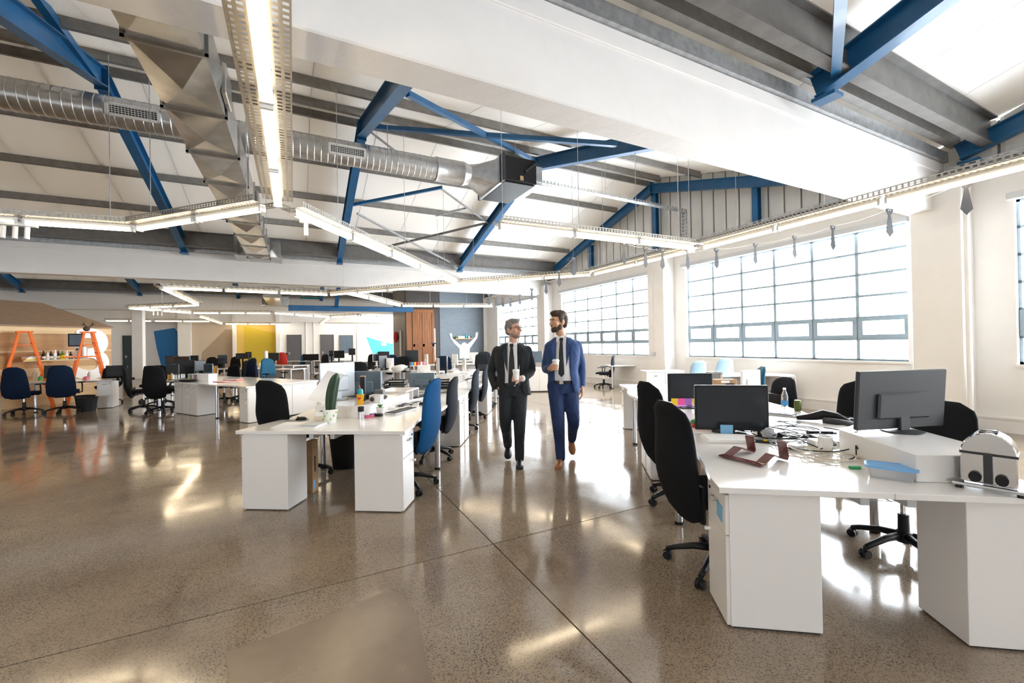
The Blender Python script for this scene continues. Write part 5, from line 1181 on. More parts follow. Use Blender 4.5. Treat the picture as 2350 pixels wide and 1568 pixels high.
for k, (p, v) in enumerate(((1035,9.0),(1048,9.6),(1015,8.9),(1070,10.6),(1085,11.5),(1040,11.5))):
    t = thing('paper_pile', ['paper pile right of the letter tray','paper pile behind the third aisle chair','papers before the black edge-on monitor','papers near the slim screen','papers under the white far screen','paper pile in the middle of the row'][k], 'paper', UVL(upx(p,v),v,DH), rz(k*25))
    for q in range(3): MB().box((0.01*q,0.008*q,0.01+0.02*q),(0.28,0.2,0.018),rotz=0.2*q).build('sheet','paper' if q != 1 else 'skin_paper',t)
random.seed(5)
tg = thing('cable_tangle', 'dark cables strewn along the middle row', 'cables', UVL(-1.2,8.5,DH))
for k in range(14):
    v = random.uniform(6.4,10.8); cu = -1.0-0.3*random.random()-0.02*v; a = random.uniform(0,6)
    cable('dark cable among the clutter of the middle row', [(cu+0.15*math.cos(a+q), v+0.22*math.sin(a+q*1.3), DH+0.006+0.02*random.random()) for q in range(5)], r=0.005, into=tg)
for k, (u_, v_, th_) in enumerate(((-0.95,8.9,80),(-1.0,6.6,78),(-0.9,10.2,80))): keyboard(['keyboard before the third aisle chair','keyboard at the second aisle desk','keyboard at the far aisle desk'][k], u_, v_, th_)

# ---- left clusters
for lab, bx_, v, th, st, wd in [
    ('black monitor with its screen to us before the plywood house', (243,292,839,865), 10.75, 0, 'black', None),
    ('dark monitor left of the navy chair, before the ladders', (104,140,839,868), 11.0, 10, 'black', None),
    ('wide dark monitor right of the loop-armed chair', (403,448,827,858), 10.9, -5, 'black', None),
    ('dark monitor behind the loop-armed chair', (381,410,836,860), 10.4, 0, 'grey', None),
    ('grey monitor behind the wide dark one', (396,436,818,836), 13.8, 0, 'blue', None),
    ('black screen at the left of the back monitors', (379,410,817,835), 14.2, 0, 'black', None),
    ('small black screen at the right of the back monitors', (436,455,816,835), 14.2, 0, 'black', None),
    ('dark screen seen at an angle next to the wide monitor', (447,460,828,852), 11.2, 60, 'black', 0.35),
    ('dark tablet-like laptop screen propped on the left cluster', (467,488,835,857), 10.6, 0, 'blue', None),
    ('glossy black monitor under the beige panel', (501,520,815,835), 16.2, 20, 'black', None),
    ('wide glossy monitor with white speakers under the yellow panel', (541,570,811,824), 16.1, 0, 'black', None),
    ('black monitor far left of the yellow panel', (563,577,808,822), 18.0, 0, 'black', None),
    ('dark monitor under the yellow panel', (616,640,810,828), 19.5, 0, 'black', None),
    ('black monitor beside the red jacket', (648,660,810,824), 22.5, 0, 'black', None),
    ('pair of low black screens by the lone far chair', (694,731,813,829), 23.3, 180, 'black', None),
    ('black monitor at the grey far door', (755,765,805,818), 21.5, 0, 'black', None),
    ('wide black monitor below the far window', (766,790,805,822), 21.3, 180, 'black', None),
    ('dark desktop screen near the cyan mural', (800,815,800,815), 21.0, 0, 'black', None)]:
    monitor(lab, bx_, v, th, st, wide=wd)
t = thing('desk_phone', 'black phone beside the monitor before the plywood house', 'phone', UVL(upx(292,10.65),10.65,DH), rz(10)); MB().bx(-0.11,0.11,-0.09,0.09,0,0.06).build('body','black_plastic',t,bevel=0.01); MB().bx(-0.03,0.05,-0.095,-0.09,0.01,0.04).build('keypad','light_grey',t)
def bin_(label, u, v, th): t = thing('waste_bin', label, 'bin', UVL(u,v), rz(th), 'waste bins'); bin_mesh(t, 0.15, 0.19, 0.34); return t
bin_('nearer black waste bin beside the navy chair', -10.42, 10.35, 10); bin_('black waste bin half hidden behind the nearer one', -10.9, 10.78, 0)
t = thing('desk_organiser', 'white box organiser with green and red cells on the left cluster', 'organiser', UVL(upx(462,9.9),9.9,DH), rz(-12)); MB().bx(-0.02,0.30,-0.10,0.12,0,0.17).build('closed_box','white_laminate',t); 
for a in ((-0.28,-0.02,-0.10,0.12,0.155,0.17),(-0.28,-0.02,-0.10,0.12,0,0.015),(-0.28,-0.02,0.105,0.12,0.015,0.155),(-0.28,-0.265,-0.10,0.105,0.015,0.155),(-0.16,-0.145,-0.10,0.105,0.015,0.155)): MB().bx(*a).build('board','white_laminate',t)
MB().bx(-0.26,-0.17,-0.08,0.0,0.016,0.10).build('green_pad','leaf_print',t); MB().bx(-0.05,-0.022,-0.09,0.05,0.016,0.13).build('red_pad','pink',t)
t = thing('folder', 'red folder lying on the bare desk of the left cluster', 'folder', UVL(upx(535,9.9),9.9,DH), rz(-5)); MB().bx(-0.17,0.17,-0.12,0.12,0,0.02).build('cover','red_paper',t); MB().bx(-0.16,0.16,-0.11,0.11,0.02,0.024).build('sheets','paper',t)
t = thing('folder', 'second red folder left of the first, under white sheets', 'folder', UVL(upx(512,9.5),9.5,DH), rz(-25)); MB().bx(-0.2,0.2,-0.12,0.12,0,0.012).build('cover','red_paper',t); MB().bx(-0.12,0.26,-0.10,0.13,0.012,0.016).build('sheets','paper',t)
t = thing('bag', 'flat black bag in front of the white organiser', 'bag', UVL(upx(430,9.75),9.75,DH), rz(-20)); MB().ball((0,0,0.03),(0.28,0.12,0.035),16,8).build('pouch','black_plastic',t,smooth=True)
for k, (p, v, mt) in enumerate(((493,13.0,'amber'),(497,13.0,'cardboard'),(488,13.0,'cream'),(601,14.8,'bottle_green'),(610,14.7,'white_plastic'),(596,14.8,'paper'),(613,14.75,'label_blue'),(388,10.42,'amber'),(395,10.4,'cream'))):
    t = thing('desk_bottle', ['amber bottle in the group under the beige panel','brown bottle in the group under the beige panel','cream tub beside the amber bottle','green bottle on the table by the teal chair','white tub on the table by the teal chair','paper cup on the table by the teal chair','blue tub on the table by the teal chair','yellow tub beside the loop-armed chair','cream cup beside the loop-armed chair'][k], 'bottle', UVL(upx(p,v),v,DH), 0)
    MB().lathe([(0,0),(0.04,0),(0.04,0.13),(0.018,0.18),(0.018,0.23),(0,0.23)],12).build('body',mt,t,smooth='auto')
t = thing('white_tower', 'white roll standing upright before the yellow panel', 'roll', UVL(upx(610,18.3),18.3,DH), 0); MB().lathe([(0,0),(0.07,0),(0.07,0.62),(0.05,0.62),(0.05,0.58),(0,0.58)],18).build('tube_body','white_plastic',t,smooth='auto')
t = thing('pink_hat', 'pink knitted hat hung on the dark chair', 'hat', UVL(upx(587,12.55),12.3,0.98), 0); MB().ball((0,0,0.08),(0.08,0.08,0.10),12,8).build('knit','pink',t,smooth=True)
t = thing('red_jacket', 'red jacket draped over a far chair back', 'jacket', UVL(upx(647,21.2),21.2,0.62), rz(0)); m = MB(); m.rings([[(w*math.cos(a),0.12*math.sin(a),z) for a in [2*PI*k/14 for k in range(14)]] for w, z in ((0.30,0.0),(0.27,0.2),(0.24,0.45),(0.15,0.58),(0.05,0.62))]); m.build('cloth','red_fabric',t,smooth=True)
t = thing('backpack', 'navy backpack with a red print under the far table', 'bag', UVL(upx(645,14.2),14.2), rz(20)); MB().ball((0,0,0.24),(0.17,0.12,0.25),14,10).build('sack','fabric_navy',t,smooth=True); MB().ball((-0.04,-0.10,0.28),(0.05,0.03,0.10),8,6).build('print','heart_red',t,smooth=True)
t = thing('fire_extinguisher', 'red fire extinguisher behind the left cluster pedestal', 'extinguisher', UVL(upx(424,11.2),11.2), 0); MB().lathe([(0,0),(0.055,0),(0.055,0.30),(0.03,0.36),(0.015,0.38),(0,0.38)],14).build('cylinder','heart_red',t,smooth='auto'); MB().bx(-0.04,0.04,-0.015,0.015,0.38,0.42).build('valve','black_plastic',t)
t = thing('red_cap', 'red cap, rounded pad hanging on the dark return wall', 'pad', (4.86,23.9,1.75), 0); MB().ball((0,0,0.22),(0.12,0.22,0.30),14,10).build('pad','red_fabric',t,smooth=True); MB().cyl((0,0,-0.1),(0,0,-0.06),0.05,n=10).build('toggle','red_fabric',t)  # a red cap on the wall, modelled as a rounded lump
# ================================================================== plywood house, ladders, shelf
HA, HB = Vector((-13.1,10.83)), Vector((-12.5,13.2)); HD = (HB-HA).normalized()          # wall line in the floor frame
HANG = math.degrees(math.atan2(HD.y, HD.x))
def wall_v(px_):                                                                         # where a sight line meets the wall line
    k = (px_-1175)/FPX; s = (k*HA.y-HA.x)/(HD.x-k*HD.y); return s
house = thing('plywood_house', 'plywood clad cabin with a brown sloping board roof at the left', 'cabin', UVL(HA.x,HA.y), rz(HANG))
Lw = (HB-HA).length; x0 = -3.0
for z0, z1, mt in ((0.0,0.48,'plywood_pale'),(0.485,1.03,'plywood_pale'),(1.035,1.46,'plywood'),(1.465,1.50,'plywood_pale'),(1.505,1.96,'plywood'),(1.965,2.20,'plywood_pale')):
    for a, b in ((x0,-0.6),(-0.596,Lw)): MB().bx(a, b-0.004, 0, 0.03, z0, z1).build('wall_panel', mt, house)
MB().bx(Lw-0.03,Lw,0.03,3.0,0,2.2).build('end_wall','plywood_pale',house); MB().bx(x0,Lw-0.03,0.04,0.1,0,2.15).build('frame_wall','plywood',house)
# roof: front slope up to a ridge 1.2 m behind the wall, hipped at the end
rx = wall_v(125) ; rg = Lw-0.75
MB().add([(x0,-0.06,2.19),(Lw+0.05,-0.06,2.19),(rg-0.25,1.2,2.92),(x0,1.2,2.95),(Lw+0.05,3.0,2.19),(rg-0.25,1.9,2.92),(x0,1.2,2.90),(x0,-0.06,2.15),(Lw+0.05,-0.06,2.15)],[(0,1,2,3),(1,4,5,2),(7,8,1,0)]).build('roof_board','mdf_roof',house)
# white figure three on the cladding
cu = bpy.data.curves.new('numeral','FONT'); cu.body = '3'; cu.extrude = 0.012; cu.offset = 0.045; cu.size = 2.05; cu.align_x = 'CENTER'
tmp = bpy.data.objects.new('numeral', cu); COL.objects.link(tmp); bpy.context.view_layer.update()
me = bpy.data.meshes.new_from_object(tmp.evaluated_get(bpy.context.evaluated_depsgraph_get())); bpy.data.objects.remove(tmp)
me.materials.clear(); me.materials.append(MAT['white_plastic'])
num = link('numeral_three', me, house, ((wall_v(172)+wall_v(250))/2, -0.012, 0.68), (R(90),0,0)); num['label'] = 'large white figure three'
xs_ = [v.co.x for v in me.vertices]; num.scale = ((wall_v(250)-wall_v(172))/(max(xs_)-min(xs_)), 1.0, 1.0)
def ladder(label, px_, v, th, H, sp):
    t = thing('step_ladder', label, 'ladder', UVL(upx(px_,v),v), rz(th), 'orange step ladders')
    dp0, dp1 = 0.26, 0.14
    for k in (-1, 1):
        for dy in (-1, 1): MB().bar((k*sp,dy*dp0,0),(k*0.09,dy*dp1,H),0.05,0.075,(0,1,0)).build('rail','orange_paint',t)
        n = 6
        for i in range(1, n+1):
            s = i/(n+1.0); x = k*(sp+(0.09-sp)*s); y = dp0+(dp1-dp0)*s
            if k > 0: MB().box((x,0,H*s),(0.09,2*y,0.025)).build('tread','orange_paint',t)
            elif i in (1,3,5): MB().box((x,0,H*s),(0.04,2*y,0.05)).build('cross_bar','orange_paint',t)
    MB().box((0,0,H+0.015),(0.30,0.36,0.035)).build('top_step','orange_paint',t); MB().bar((-sp*0.85,0.24,H*0.15),(-sp*0.42,0.19,H*0.62),0.03,0.09,(0,1,0)).build('diagonal_brace','orange_paint',t)
    MB().box((0,0.0,H*0.83),(0.34,0.34,0.02)).build('paint_shelf','orange_paint',t)
    return t
ladder('orange wooden step ladder nearest the left edge', 56, 11.0, 52, 1.98, 0.50)
ladder('orange wooden step ladder in front of the white three', 202, 11.95, 52, 1.98, 0.44)
a, b = (upx(52,10.95),10.95), (upx(203,11.9),11.9)
sh = thing('plank_shelf', 'plank shelf laid between the two orange ladders', 'shelf', UVL(a[0],a[1],1.22), rz(math.degrees(math.atan2(b[1]-a[1],b[0]-a[0])))); SL = math.hypot(b[0]-a[0],b[1]-a[1])
MB().bx(0,SL,-0.14,0.14,0,0.035).build('plank','plywood_pale',sh)
def on_shelf(s, dz=0.036): return UVL(a[0]+(b[0]-a[0])*s, a[1]+(b[1]-a[1])*s, 1.22+dz)
BT = [(0.30,'bottle_dark','white labelled dark bottle at the left of the plank shelf'),(0.36,'paper','white bottle second from the left on the plank shelf'),(0.41,'bottle_dark','dark bottle third on the plank shelf'),(0.47,'paper','pale bottle in the middle of the plank shelf'),(0.52,'bottle_dark','short dark bottle in the middle of the plank shelf'),(0.585,'bottle_green','green champagne bottle in a yellow bucket on the plank shelf'),(0.65,'paper','white bottle right of the yellow bucket'),(0.71,'bottle_dark','tall dark bottle on a black block at the right of the plank shelf')]
for s, mt, lab in BT:
    t = thing('bottle', lab, 'bottle', on_shelf(s), 0, 'bottles on the plank shelf'); h = 0.85+0.3*random.random()
    MB().lathe([(0,0),(0.042,0),(0.042,0.12*h),(0.016,0.17*h),(0.016,0.23*h),(0,0.23*h)],14).build('glass',mt,t,smooth='auto'); MB().lathe([(0.0425,0.03),(0.0432,0.03),(0.0432,0.09),(0.0425,0.09)],14,cap=False).build('label_band','cream',t)
t = thing('ice_bucket', 'yellow ice bucket around the champagne bottle', 'bucket', on_shelf(0.585), 0); MB().lathe([(0.055,0),(0.075,0.11),(0.07,0.11),(0.05,0.0)],18,cap=False).build('tub','note_yellow',t,smooth='auto')
t = thing('book_stack', 'yellow and white books at the left end of the plank shelf', 'books', on_shelf(0.10), rz(60)); 
for k in range(4): MB().box((0.01*k,0.02*k,0.012+0.024*k),(0.22,0.3,0.022),rotz=0.1*k).build('book',['note_yellow','paper','paper','cream'][k],t)
t = thing('magazine', 'white magazine leaning on the second ladder', 'magazine', on_shelf(0.88), rz(40)); MB().box((0,0,0.17),(0.26,0.01,0.34),M=Matrix.Rotation(R(-14),4,'X')).build('cover','paper',t); MB().box((0,-0.012,0.26),(0.2,0.01,0.05),M=Matrix.Rotation(R(-14),4,'X')).build('title_bar','black_plastic',t)
t = thing('picture_frame', 'small dark framed picture on the second ladder', 'picture', UVL(upx(178,11.9),11.85,1.62), rz(40)); MB().box((0,0,0.16),(0.30,0.02,0.36)).build('frame','black_plastic',t); MB().box((0,-0.012,0.16),(0.24,0.005,0.30)).build('print','steel_blue_plastic',t)
for k, (p, mt) in enumerate(((199,'note_yellow'),(205,'paper'),(195,'cream'))):
    t = thing('bottle', ['yellow can on the second ladder','white bottle on the second ladder','small cream jar on the second ladder'][k], 'bottle', UVL(upx(p,11.9),11.75,1.34+0.0*k), 0); MB().lathe([(0,0),(0.045,0),(0.045,0.16+0.05*(k==1)),(0.02,0.2+0.05*(k==1)),(0,0.2+0.05*(k==1))],14).build('can',mt,t,smooth='auto')
t = thing('small_plank', 'short white shelf board on the second ladder', 'shelf', UVL(upx(203,11.9),11.72,1.30), rz(52)); MB().bx(-0.36,0.36,-0.15,0.15,0,0.03).build('board','orange_paint',t)
t = thing('deer_ornament', 'small brown antlered head on top of the second ladder', 'ornament', UVL(upx(203,11.9),11.9,2.02), rz(0)); MB().ball((0,-0.05,0.07),(0.05,0.09,0.07),12,8).build('head','soil',t,smooth=True)
for sx in (-1,1): MB().tube([(sx*0.03,0,0.12),(sx*0.10,0,0.17),(sx*0.13,0,0.25)],0.012,n=6).build('antler','soil',t); MB().tube([(sx*0.10,0,0.17),(sx*0.18,0,0.20)],0.009,n=5).build('antler','soil',t)
# desk clutter before the house
for k, (p, v, mt, h) in enumerate(((79,11.0,'bottle_clear',0.28),(92,11.0,'green_wrap',0.12),(205,11.0,'cream',0.22),(194,10.9,'note_yellow',0.09),(197,10.9,'pink',0.10))):
    t = thing('desk_bottle', ['clear bottle between the navy chairs','green tub between the navy chairs','cream tube by the black waste bins','yellow notes block on the desk before the house','pink notes block on the desk before the house'][k], 'bottle', UVL(upx(p,v),v,DH), 0); MB().lathe([(0,0),(0.045,0),(0.045,h*0.7),(0.02,h*0.85),(0.02,h),(0,h)],12).build('body',mt,t,smooth='auto')
# painted white figure with raised arms on the blockwork, and the small shelf between its hands
def fp(x, y): p = GY(1000+x/6.03, 640+y/6.03, YG-0.01); return (p.x, p.z)
fig = [(183,748),(200,790),(205,820),(222,842),(258,895),(330,968),(328,1105),(465,1105),(470,965),(560,838),(575,815),(581,775),(588,730),(568,757),(560,728),(551,770),(548,802),(540,812),(470,882),(440,905),(425,900),(395,880),(365,895),(358,918),(325,905),(260,845),(232,825),(228,805),(225,785),(215,742),(207,770)]
t = thing('wall_figure', 'white cut-out figure with both arms raised on the grey wall', 'wall art', (0,YG-0.012,0)); m = MB().prism([fp(*q) for q in fig], 0, 0.01); MB().add(m.v, m.f, Matrix.Rotation(R(90),4,'X')).build('cutout','white_plastic',t)
p = GY(1064,777,YG-0.1); t = thing('wall_shelf', 'small wooden shelf between the hands of the white figure', 'shelf', (p.x,YG-0.12,p.z)); MB().bx(-0.50,0.50,-0.10,0.11,-0.04,0).build('board','plywood',t)
for k, (dx, mt) in enumerate(((-0.42,'bottle_green'),(-0.30,'paper'),(-0.2,'cream'),(-0.1,'paper'),(0.0,'cream'),(0.14,'teal_plastic'),(0.30,'paper'),(0.38,'bottle_dark'))):
    q = thing('shelf_jar', 'small %s jar, %s along the wall shelf' % ({'bottle_green':'green','paper':'white','cream':'cream','teal_plastic':'teal','bottle_dark':'dark'}[mt], ['first','second','third','fourth','fifth','sixth','seventh','eighth'][k]), 'jar', (p.x+dx,YG-0.13,p.z+0.001), 0, 'jars on the wall shelf')
    MB().lathe([(0,0),(0.045,0),(0.05,0.1),(0.035,0.13+0.08*(k==5)),(0,0.13+0.08*(k==5))],12).build('jar_body',mt,q,smooth='auto')
# ================================================================== the two men
mat('skin', (0.62,0.36,0.25), 0.5, noise=0.08, nscale=14); mat('skin_tan', (0.58,0.32,0.20), 0.5, noise=0.08, nscale=14)
mat('hair_grey', (0.24,0.225,0.21), 0.7, noise=0.45, nscale=60, bump=0.4, bscale=120); mat('hair_brown', (0.055,0.030,0.018), 0.65, noise=0.4, nscale=60, bump=0.4, bscale=120); mat('stubble', (0.30,0.19,0.14), 0.7)
mat('suit_black', (0.010,0.013,0.016), 0.8, bump=0.1, bscale=200, sheen=0.05); mat('suit_blue', (0.022,0.055,0.16), 0.8, bump=0.1, bscale=200, sheen=0.08); mat('suit_blue_dark', (0.012,0.030,0.095), 0.8, bump=0.1, bscale=200)
def folds(name, scale=7.0, strength=0.55):
    nt = MAT[name].node_tree; N = nt.nodes; b = N['Principled BSDF']; tc = N.new('ShaderNodeTexCoord'); mp = N.new('ShaderNodeMapping'); mp.inputs['Scale'].default_value = (1.0,1.0,0.55)
    n = N.new('ShaderNodeTexNoise'); n.inputs['Scale'].default_value = scale; n.inputs['Detail'].default_value = 2.5; n.inputs['Distortion'].default_value = 1.2
    bp = N.new('ShaderNodeBump'); bp.inputs['Strength'].default_value = strength; bp.inputs['Distance'].default_value = 0.05
    nt.links.new(tc.outputs['Object'], mp.inputs[0]); nt.links.new(mp.outputs[0], n.inputs['Vector']); nt.links.new(n.outputs[0], bp.inputs['Height']); nt.links.new(bp.outputs[0], b.inputs['Normal'])
for n_ in ('suit_black','suit_blue','suit_blue_dark'): folds(n_)
mat('shirt_white', (0.83,0.80,0.80), 0.7); mat('tie_black', (0.008,0.009,0.012), 0.55); mat('leather_black', (0.008,0.008,0.009), 0.4); mat('leather_brown', (0.30,0.11,0.035), 0.35); mat('eye_white', (0.8,0.8,0.8), 0.3); mat('eye_dark', (0.02,0.015,0.01), 0.2); mat('lip', (0.45,0.16,0.13), 0.5); mat('cup_white', (0.85,0.84,0.82), 0.5)
def remeshed(mb, name, matn, voxel, smooth=6, parent=None):
    me = bpy.data.meshes.new(name); me.from_pydata(mb.v, [], mb.f); o = bpy.data.objects.new(name, me); COL.objects.link(o)
    r = o.modifiers.new('r','REMESH'); r.mode = 'VOXEL'; r.voxel_size = voxel
    if smooth: s = o.modifiers.new('s','SMOOTH'); s.iterations = smooth; s.factor = 0.5
    bpy.context.view_layer.update()
    m2 = bpy.data.meshes.new_from_object(o.evaluated_get(bpy.context.evaluated_depsgraph_get())); bpy.data.objects.remove(o); m2.name = name
    m2.materials.clear(); m2.materials.append(MAT[matn]); m2.polygons.foreach_set('use_smooth', [True]*len(m2.polygons)); return link(name, m2, parent)
def limb(m, pts, rs, n=14, sub=4):
    P = [Vector(p) for p in pts]; out = []; ro = []
    for i in range(len(P)-1):
        p0, p1, p2, p3 = P[max(i-1,0)], P[i], P[i+1], P[min(i+2,len(P)-1)]
        for k in range(sub):
            t = k/sub; out.append(0.5*((2*p1)+(p2-p0)*t+(2*p0-5*p1+4*p2-p3)*t*t+(3*p1-p0-3*p2+p3)*t**3)); ro.append(rs[i]+(rs[i+1]-rs[i])*t)
    out.append(P[-1]); ro.append(rs[-1]); m.tube(out, ro, n=n); m.ball(out[0], ro[0], 10, 8); m.ball(out[-1], ro[-1], 10, 8)
def hand(m, W, f, nrm, side, curl=0.5, thumb=0.6):
    W, f, nrm = Vector(W), Vector(f).normalized(), Vector(nrm).normalized(); nrm = (nrm-f*nrm.dot(f)).normalized(); s = f.cross(nrm)*side
    for o in (-0.027,-0.009,0.009,0.027): m.tube([W+s*o*0.6, W+f*0.05+s*o, W+f*0.09+s*o*1.05],[0.015,0.0145,0.0125],n=8)
    for o, L in ((-0.030,0.066),(-0.010,0.078),(0.0105,0.082),(0.031,0.074)):
        p = W+f*0.088+s*o; d = f.copy(); pts = [p]; ang = 0
        for q in (0.42,0.33,0.25):
            ang += curl; d = f*math.cos(ang)+nrm*math.sin(ang); p = p+d*L*q; pts.append(p)
        m.tube(pts,[0.0098,0.0092,0.0085,0.007],n=8); m.ball(pts[-1],0.007,6,5)
    b = W+f*0.028+s*0.034; d1 = (f*0.75+s*0.55+nrm*thumb*0.6).normalized(); d2 = (f*0.8+nrm*thumb).normalized()
    m.tube([b-s*0.012, b+d1*0.034, b+d1*0.034+d2*0.028, b+d1*0.034+d2*0.05],[0.014,0.0115,0.010,0.008],n=8)
def xf(M, p): return M @ Vector(p)
def head_mesh(m, M, sc=1.0):
    def B(c, r, **k): m.ball(M @ Vector(c), tuple(x*sc for x in r), 16, 12, M=M.to_3x3(), **k)
    B((0,0.012,0.035),(0.074,0.092,0.085)); B((0,-0.018,-0.02),(0.064,0.070,0.085)); B((0,-0.036,-0.066),(0.046,0.046,0.042)); B((0,-0.066,-0.086),(0.024,0.022,0.020))
    B((0,-0.075,0.036),(0.052,0.020,0.016)); B((0,-0.096,-0.004),(0.012,0.018,0.028)); B((0,-0.110,-0.020),(0.0155,0.018,0.013)); B((0,-0.086,-0.052),(0.024,0.014,0.014))
    for s in (-1,1):
        B((s*0.044,-0.062,-0.014),(0.024,0.024,0.028)); B((s*0.075,0.018,-0.004),(0.011,0.022,0.034)); B((s*0.068,0.006,-0.03),(0.012,0.018,0.02))
def face_parts(M, body, hair_mat, brow_mat, smile=0.0):
    def P(c): return M @ Vector(c)
    R3 = M.to_3x3()
    for s in (-1,1):
        e = MB().ball(P((s*0.030,-0.0835,0.012)),(0.0105,0.0075,0.0060),10,8,M=R3).build('eye','eye_white',body,smooth=True)
        MB().ball(P((s*0.030,-0.0895,0.012)),(0.0056,0.003,0.0056),8,6,M=R3).build('iris','eye_dark',e,smooth=True)
        MB().tube([P((s*0.012,-0.096,0.030)),P((s*0.030,-0.094,0.036)),P((s*0.050,-0.080,0.030))],[0.004,0.0052,0.003],n=6).build('eyebrow',brow_mat,body,smooth=True)
    MB().tube([P((-0.024,-0.092,-0.050+smile)),P((0,-0.1015,-0.054)),P((0.024,-0.092,-0.050+smile))],[0.003,0.0062,0.003],n=6).build('mouth','lip',body,smooth=True)
def torso_band(m, secs, gap, thick=0.022, yaw=0.0):
    # secs: (z, half width, half depth, x offset, y offset, gap half angle); band open towards the front
    rings = []
    N = 30
    for z, a, b, ox, oy, g0, g1 in secs:
        outer, inner = [], []
        for k in range(N+1):
            t = -90 + g1 + (360-g0-g1)*k/N; c, s = math.cos(R(t)), math.sin(R(t))
            e = 0.86
            cx, sx = math.copysign(abs(c)**e,c), math.copysign(abs(s)**e,s)
            outer.append((ox+a*cx, oy+b*sx, z)); inner.append((ox+(a-thick)*cx, oy+(b-thick)*sx, z))
        rings.append(outer+inner[::-1])
    m.rings(rings)
def shoe(name, mt, parent, heel, toe, up=(0,0,1), w=0.046):
    heel, toe = Vector(heel), Vector(toe); d = (toe-heel).normalized(); u = Vector(up); s = d.cross(u).normalized(); u = s.cross(d); L = (toe-heel).length; rings = []
    for t, ww, h in ((0.0,0.55,0.055),(0.05,0.75,0.075),(0.2,0.82,0.085),(0.38,0.86,0.078),(0.55,1.0,0.056),(0.75,0.98,0.045),(0.9,0.72,0.034),(1.0,0.25,0.02)):
        c = heel+d*L*t; ring = []
        for k in range(16):
            q = 2*PI*k/16; ring.append(c+s*w*ww*math.cos(q)+u*(max(0,math.sin(q))**0.8*h+0.008*(1 if math.sin(q) < 0 else 1)))
        rings.append(ring)
    o = MB().rings(rings).build(name, mt, parent, smooth=True)
    m = MB(); r2 = []
    for t, ww in ((0.0,0.6),(0.06,0.8),(0.25,0.85),(0.4,0.88),(0.55,1.04),(0.75,1.02),(0.92,0.74),(1.0,0.3)):
        c = heel+d*L*t*1.02-d*0.004; r2.append([c+s*w*ww+u*0.012, c-s*w*ww+u*0.012, c-s*w*ww-u*0.002, c+s*w*ww-u*0.002])
    m.rings(r2).build('sole','leather_black' if mt != 'leather_brown' else 'leather_brown',o); return o
def finish_cup(label, u, v, x, y, z, tiltx=0.0):
    c = Vector(UVL(u, v)); p = Matrix.Rotation(rz(0),4,'Z') @ Vector((x,y,z)); t = thing('coffee_cup', label, 'cup', c+p, rz(0), 'paper coffee cups'); t.rotation_euler = (0, tiltx, rz(0))
    MB().lathe([(0,-0.055),(0.029,-0.055),(0.039,0.045),(0.036,0.045),(0.0,0.04)],22).build('body','cup_white',t,smooth='auto')
    MB().lathe([(0.0405,0.040),(0.0425,0.044),(0.0415,0.052),(0.038,0.056),(0.036,0.066),(0.0,0.066)],22).build('lid','cup_white',t,smooth='auto'); return t

# ---- man in the black suit, hand in pocket, looking at his companion
U1, V1 = 0.012, 5.10
m = MB()
H1 = Matrix.Translation((0.012,-0.025,1.632)) @ Matrix.Rotation(R(46),4,'Z') @ Matrix.Rotation(R(-4),4,'X')
head_mesh(m, H1); limb(m, [(0.0,0.02,1.40),(0.004,0.0,1.49),(0.008,-0.005,1.56)],[0.07,0.056,0.052])
limb(m, [(-0.01,0.02,0.92),(-0.012,0.025,1.15),(-0.012,0.02,1.32)],[0.09,0.09,0.085])
for k in (-1,1): m.ball((k*0.10-0.012,0.025,1.36),(0.08,0.045,0.04),12,8)
limb(m, [(0.168,0.02,1.37),(0.222,0.065,1.13),(0.10,-0.16,1.055)],[0.045,0.036,0.028]); hand(m, (0.085,-0.185,1.058), (-0.85,-0.35,0.10), (0.1,-0.75,-0.1), -1, 0.62, 0.9)
limb(m, [(-0.19,0.02,1.37),(-0.268,0.095,1.12),(-0.225,-0.0,0.95)],[0.045,0.036,0.028]); hand(m, (-0.195,-0.01,0.945), (0.75,0.12,-0.65), (0.6,0,0.6), 1, 0.2, 0.2)
limb(m, [(0.070,0.015,0.90),(0.062,-0.055,0.53),(0.058,0.01,0.30),(0.055,0.015,0.09)],[0.07,0.045,0.035,0.03]); limb(m, [(-0.080,0.02,0.90),(-0.105,-0.02,0.55),(-0.095,0.18,0.35),(-0.088,0.34,0.18)],[0.07,0.045,0.035,0.03])
man1 = remeshed(m, 'person', 'skin', 0.0065, 4); man1.location = UVL(U1, V1); man1.rotation_euler = (0,0,rz(0))
tag(man1, 'man in a black suit and glasses, hand in pocket, holding a coffee cup', 'person')
face_parts(H1, man1, 'hair_grey', 'hair_grey', 0.004)
def HB_(m, M, c, r): m.ball(M @ Vector(c), r, 14, 10, M=M.to_3x3())
m = MB()
for c, r in (((0,0.022,0.075),(0.080,0.096,0.065)),((0,0.060,0.03),(0.078,0.066,0.085)),((0,-0.02,0.100),(0.064,0.064,0.034)),((0,0.07,-0.02),(0.066,0.045,0.05)),((0.066,0.0,0.045),(0.015,0.035,0.055)),((-0.066,0.0,0.045),(0.015,0.035,0.055)),((0.012,-0.052,0.104),(0.044,0.034,0.020))): HB_(m, H1, c, r)
remeshed(m, 'hair', 'hair_grey', 0.006, 3, man1)
m = MB()
for c, r in (((0,-0.040,-0.072),(0.049,0.047,0.038)),((0,-0.068,-0.088),(0.026,0.023,0.020)),((0.045,-0.012,-0.055),(0.018,0.035,0.035)),((-0.045,-0.012,-0.055),(0.018,0.035,0.035))): HB_(m, H1, c, r)
remeshed(m, 'stubble_beard', 'stubble', 0.006, 3, man1)
m = MB()
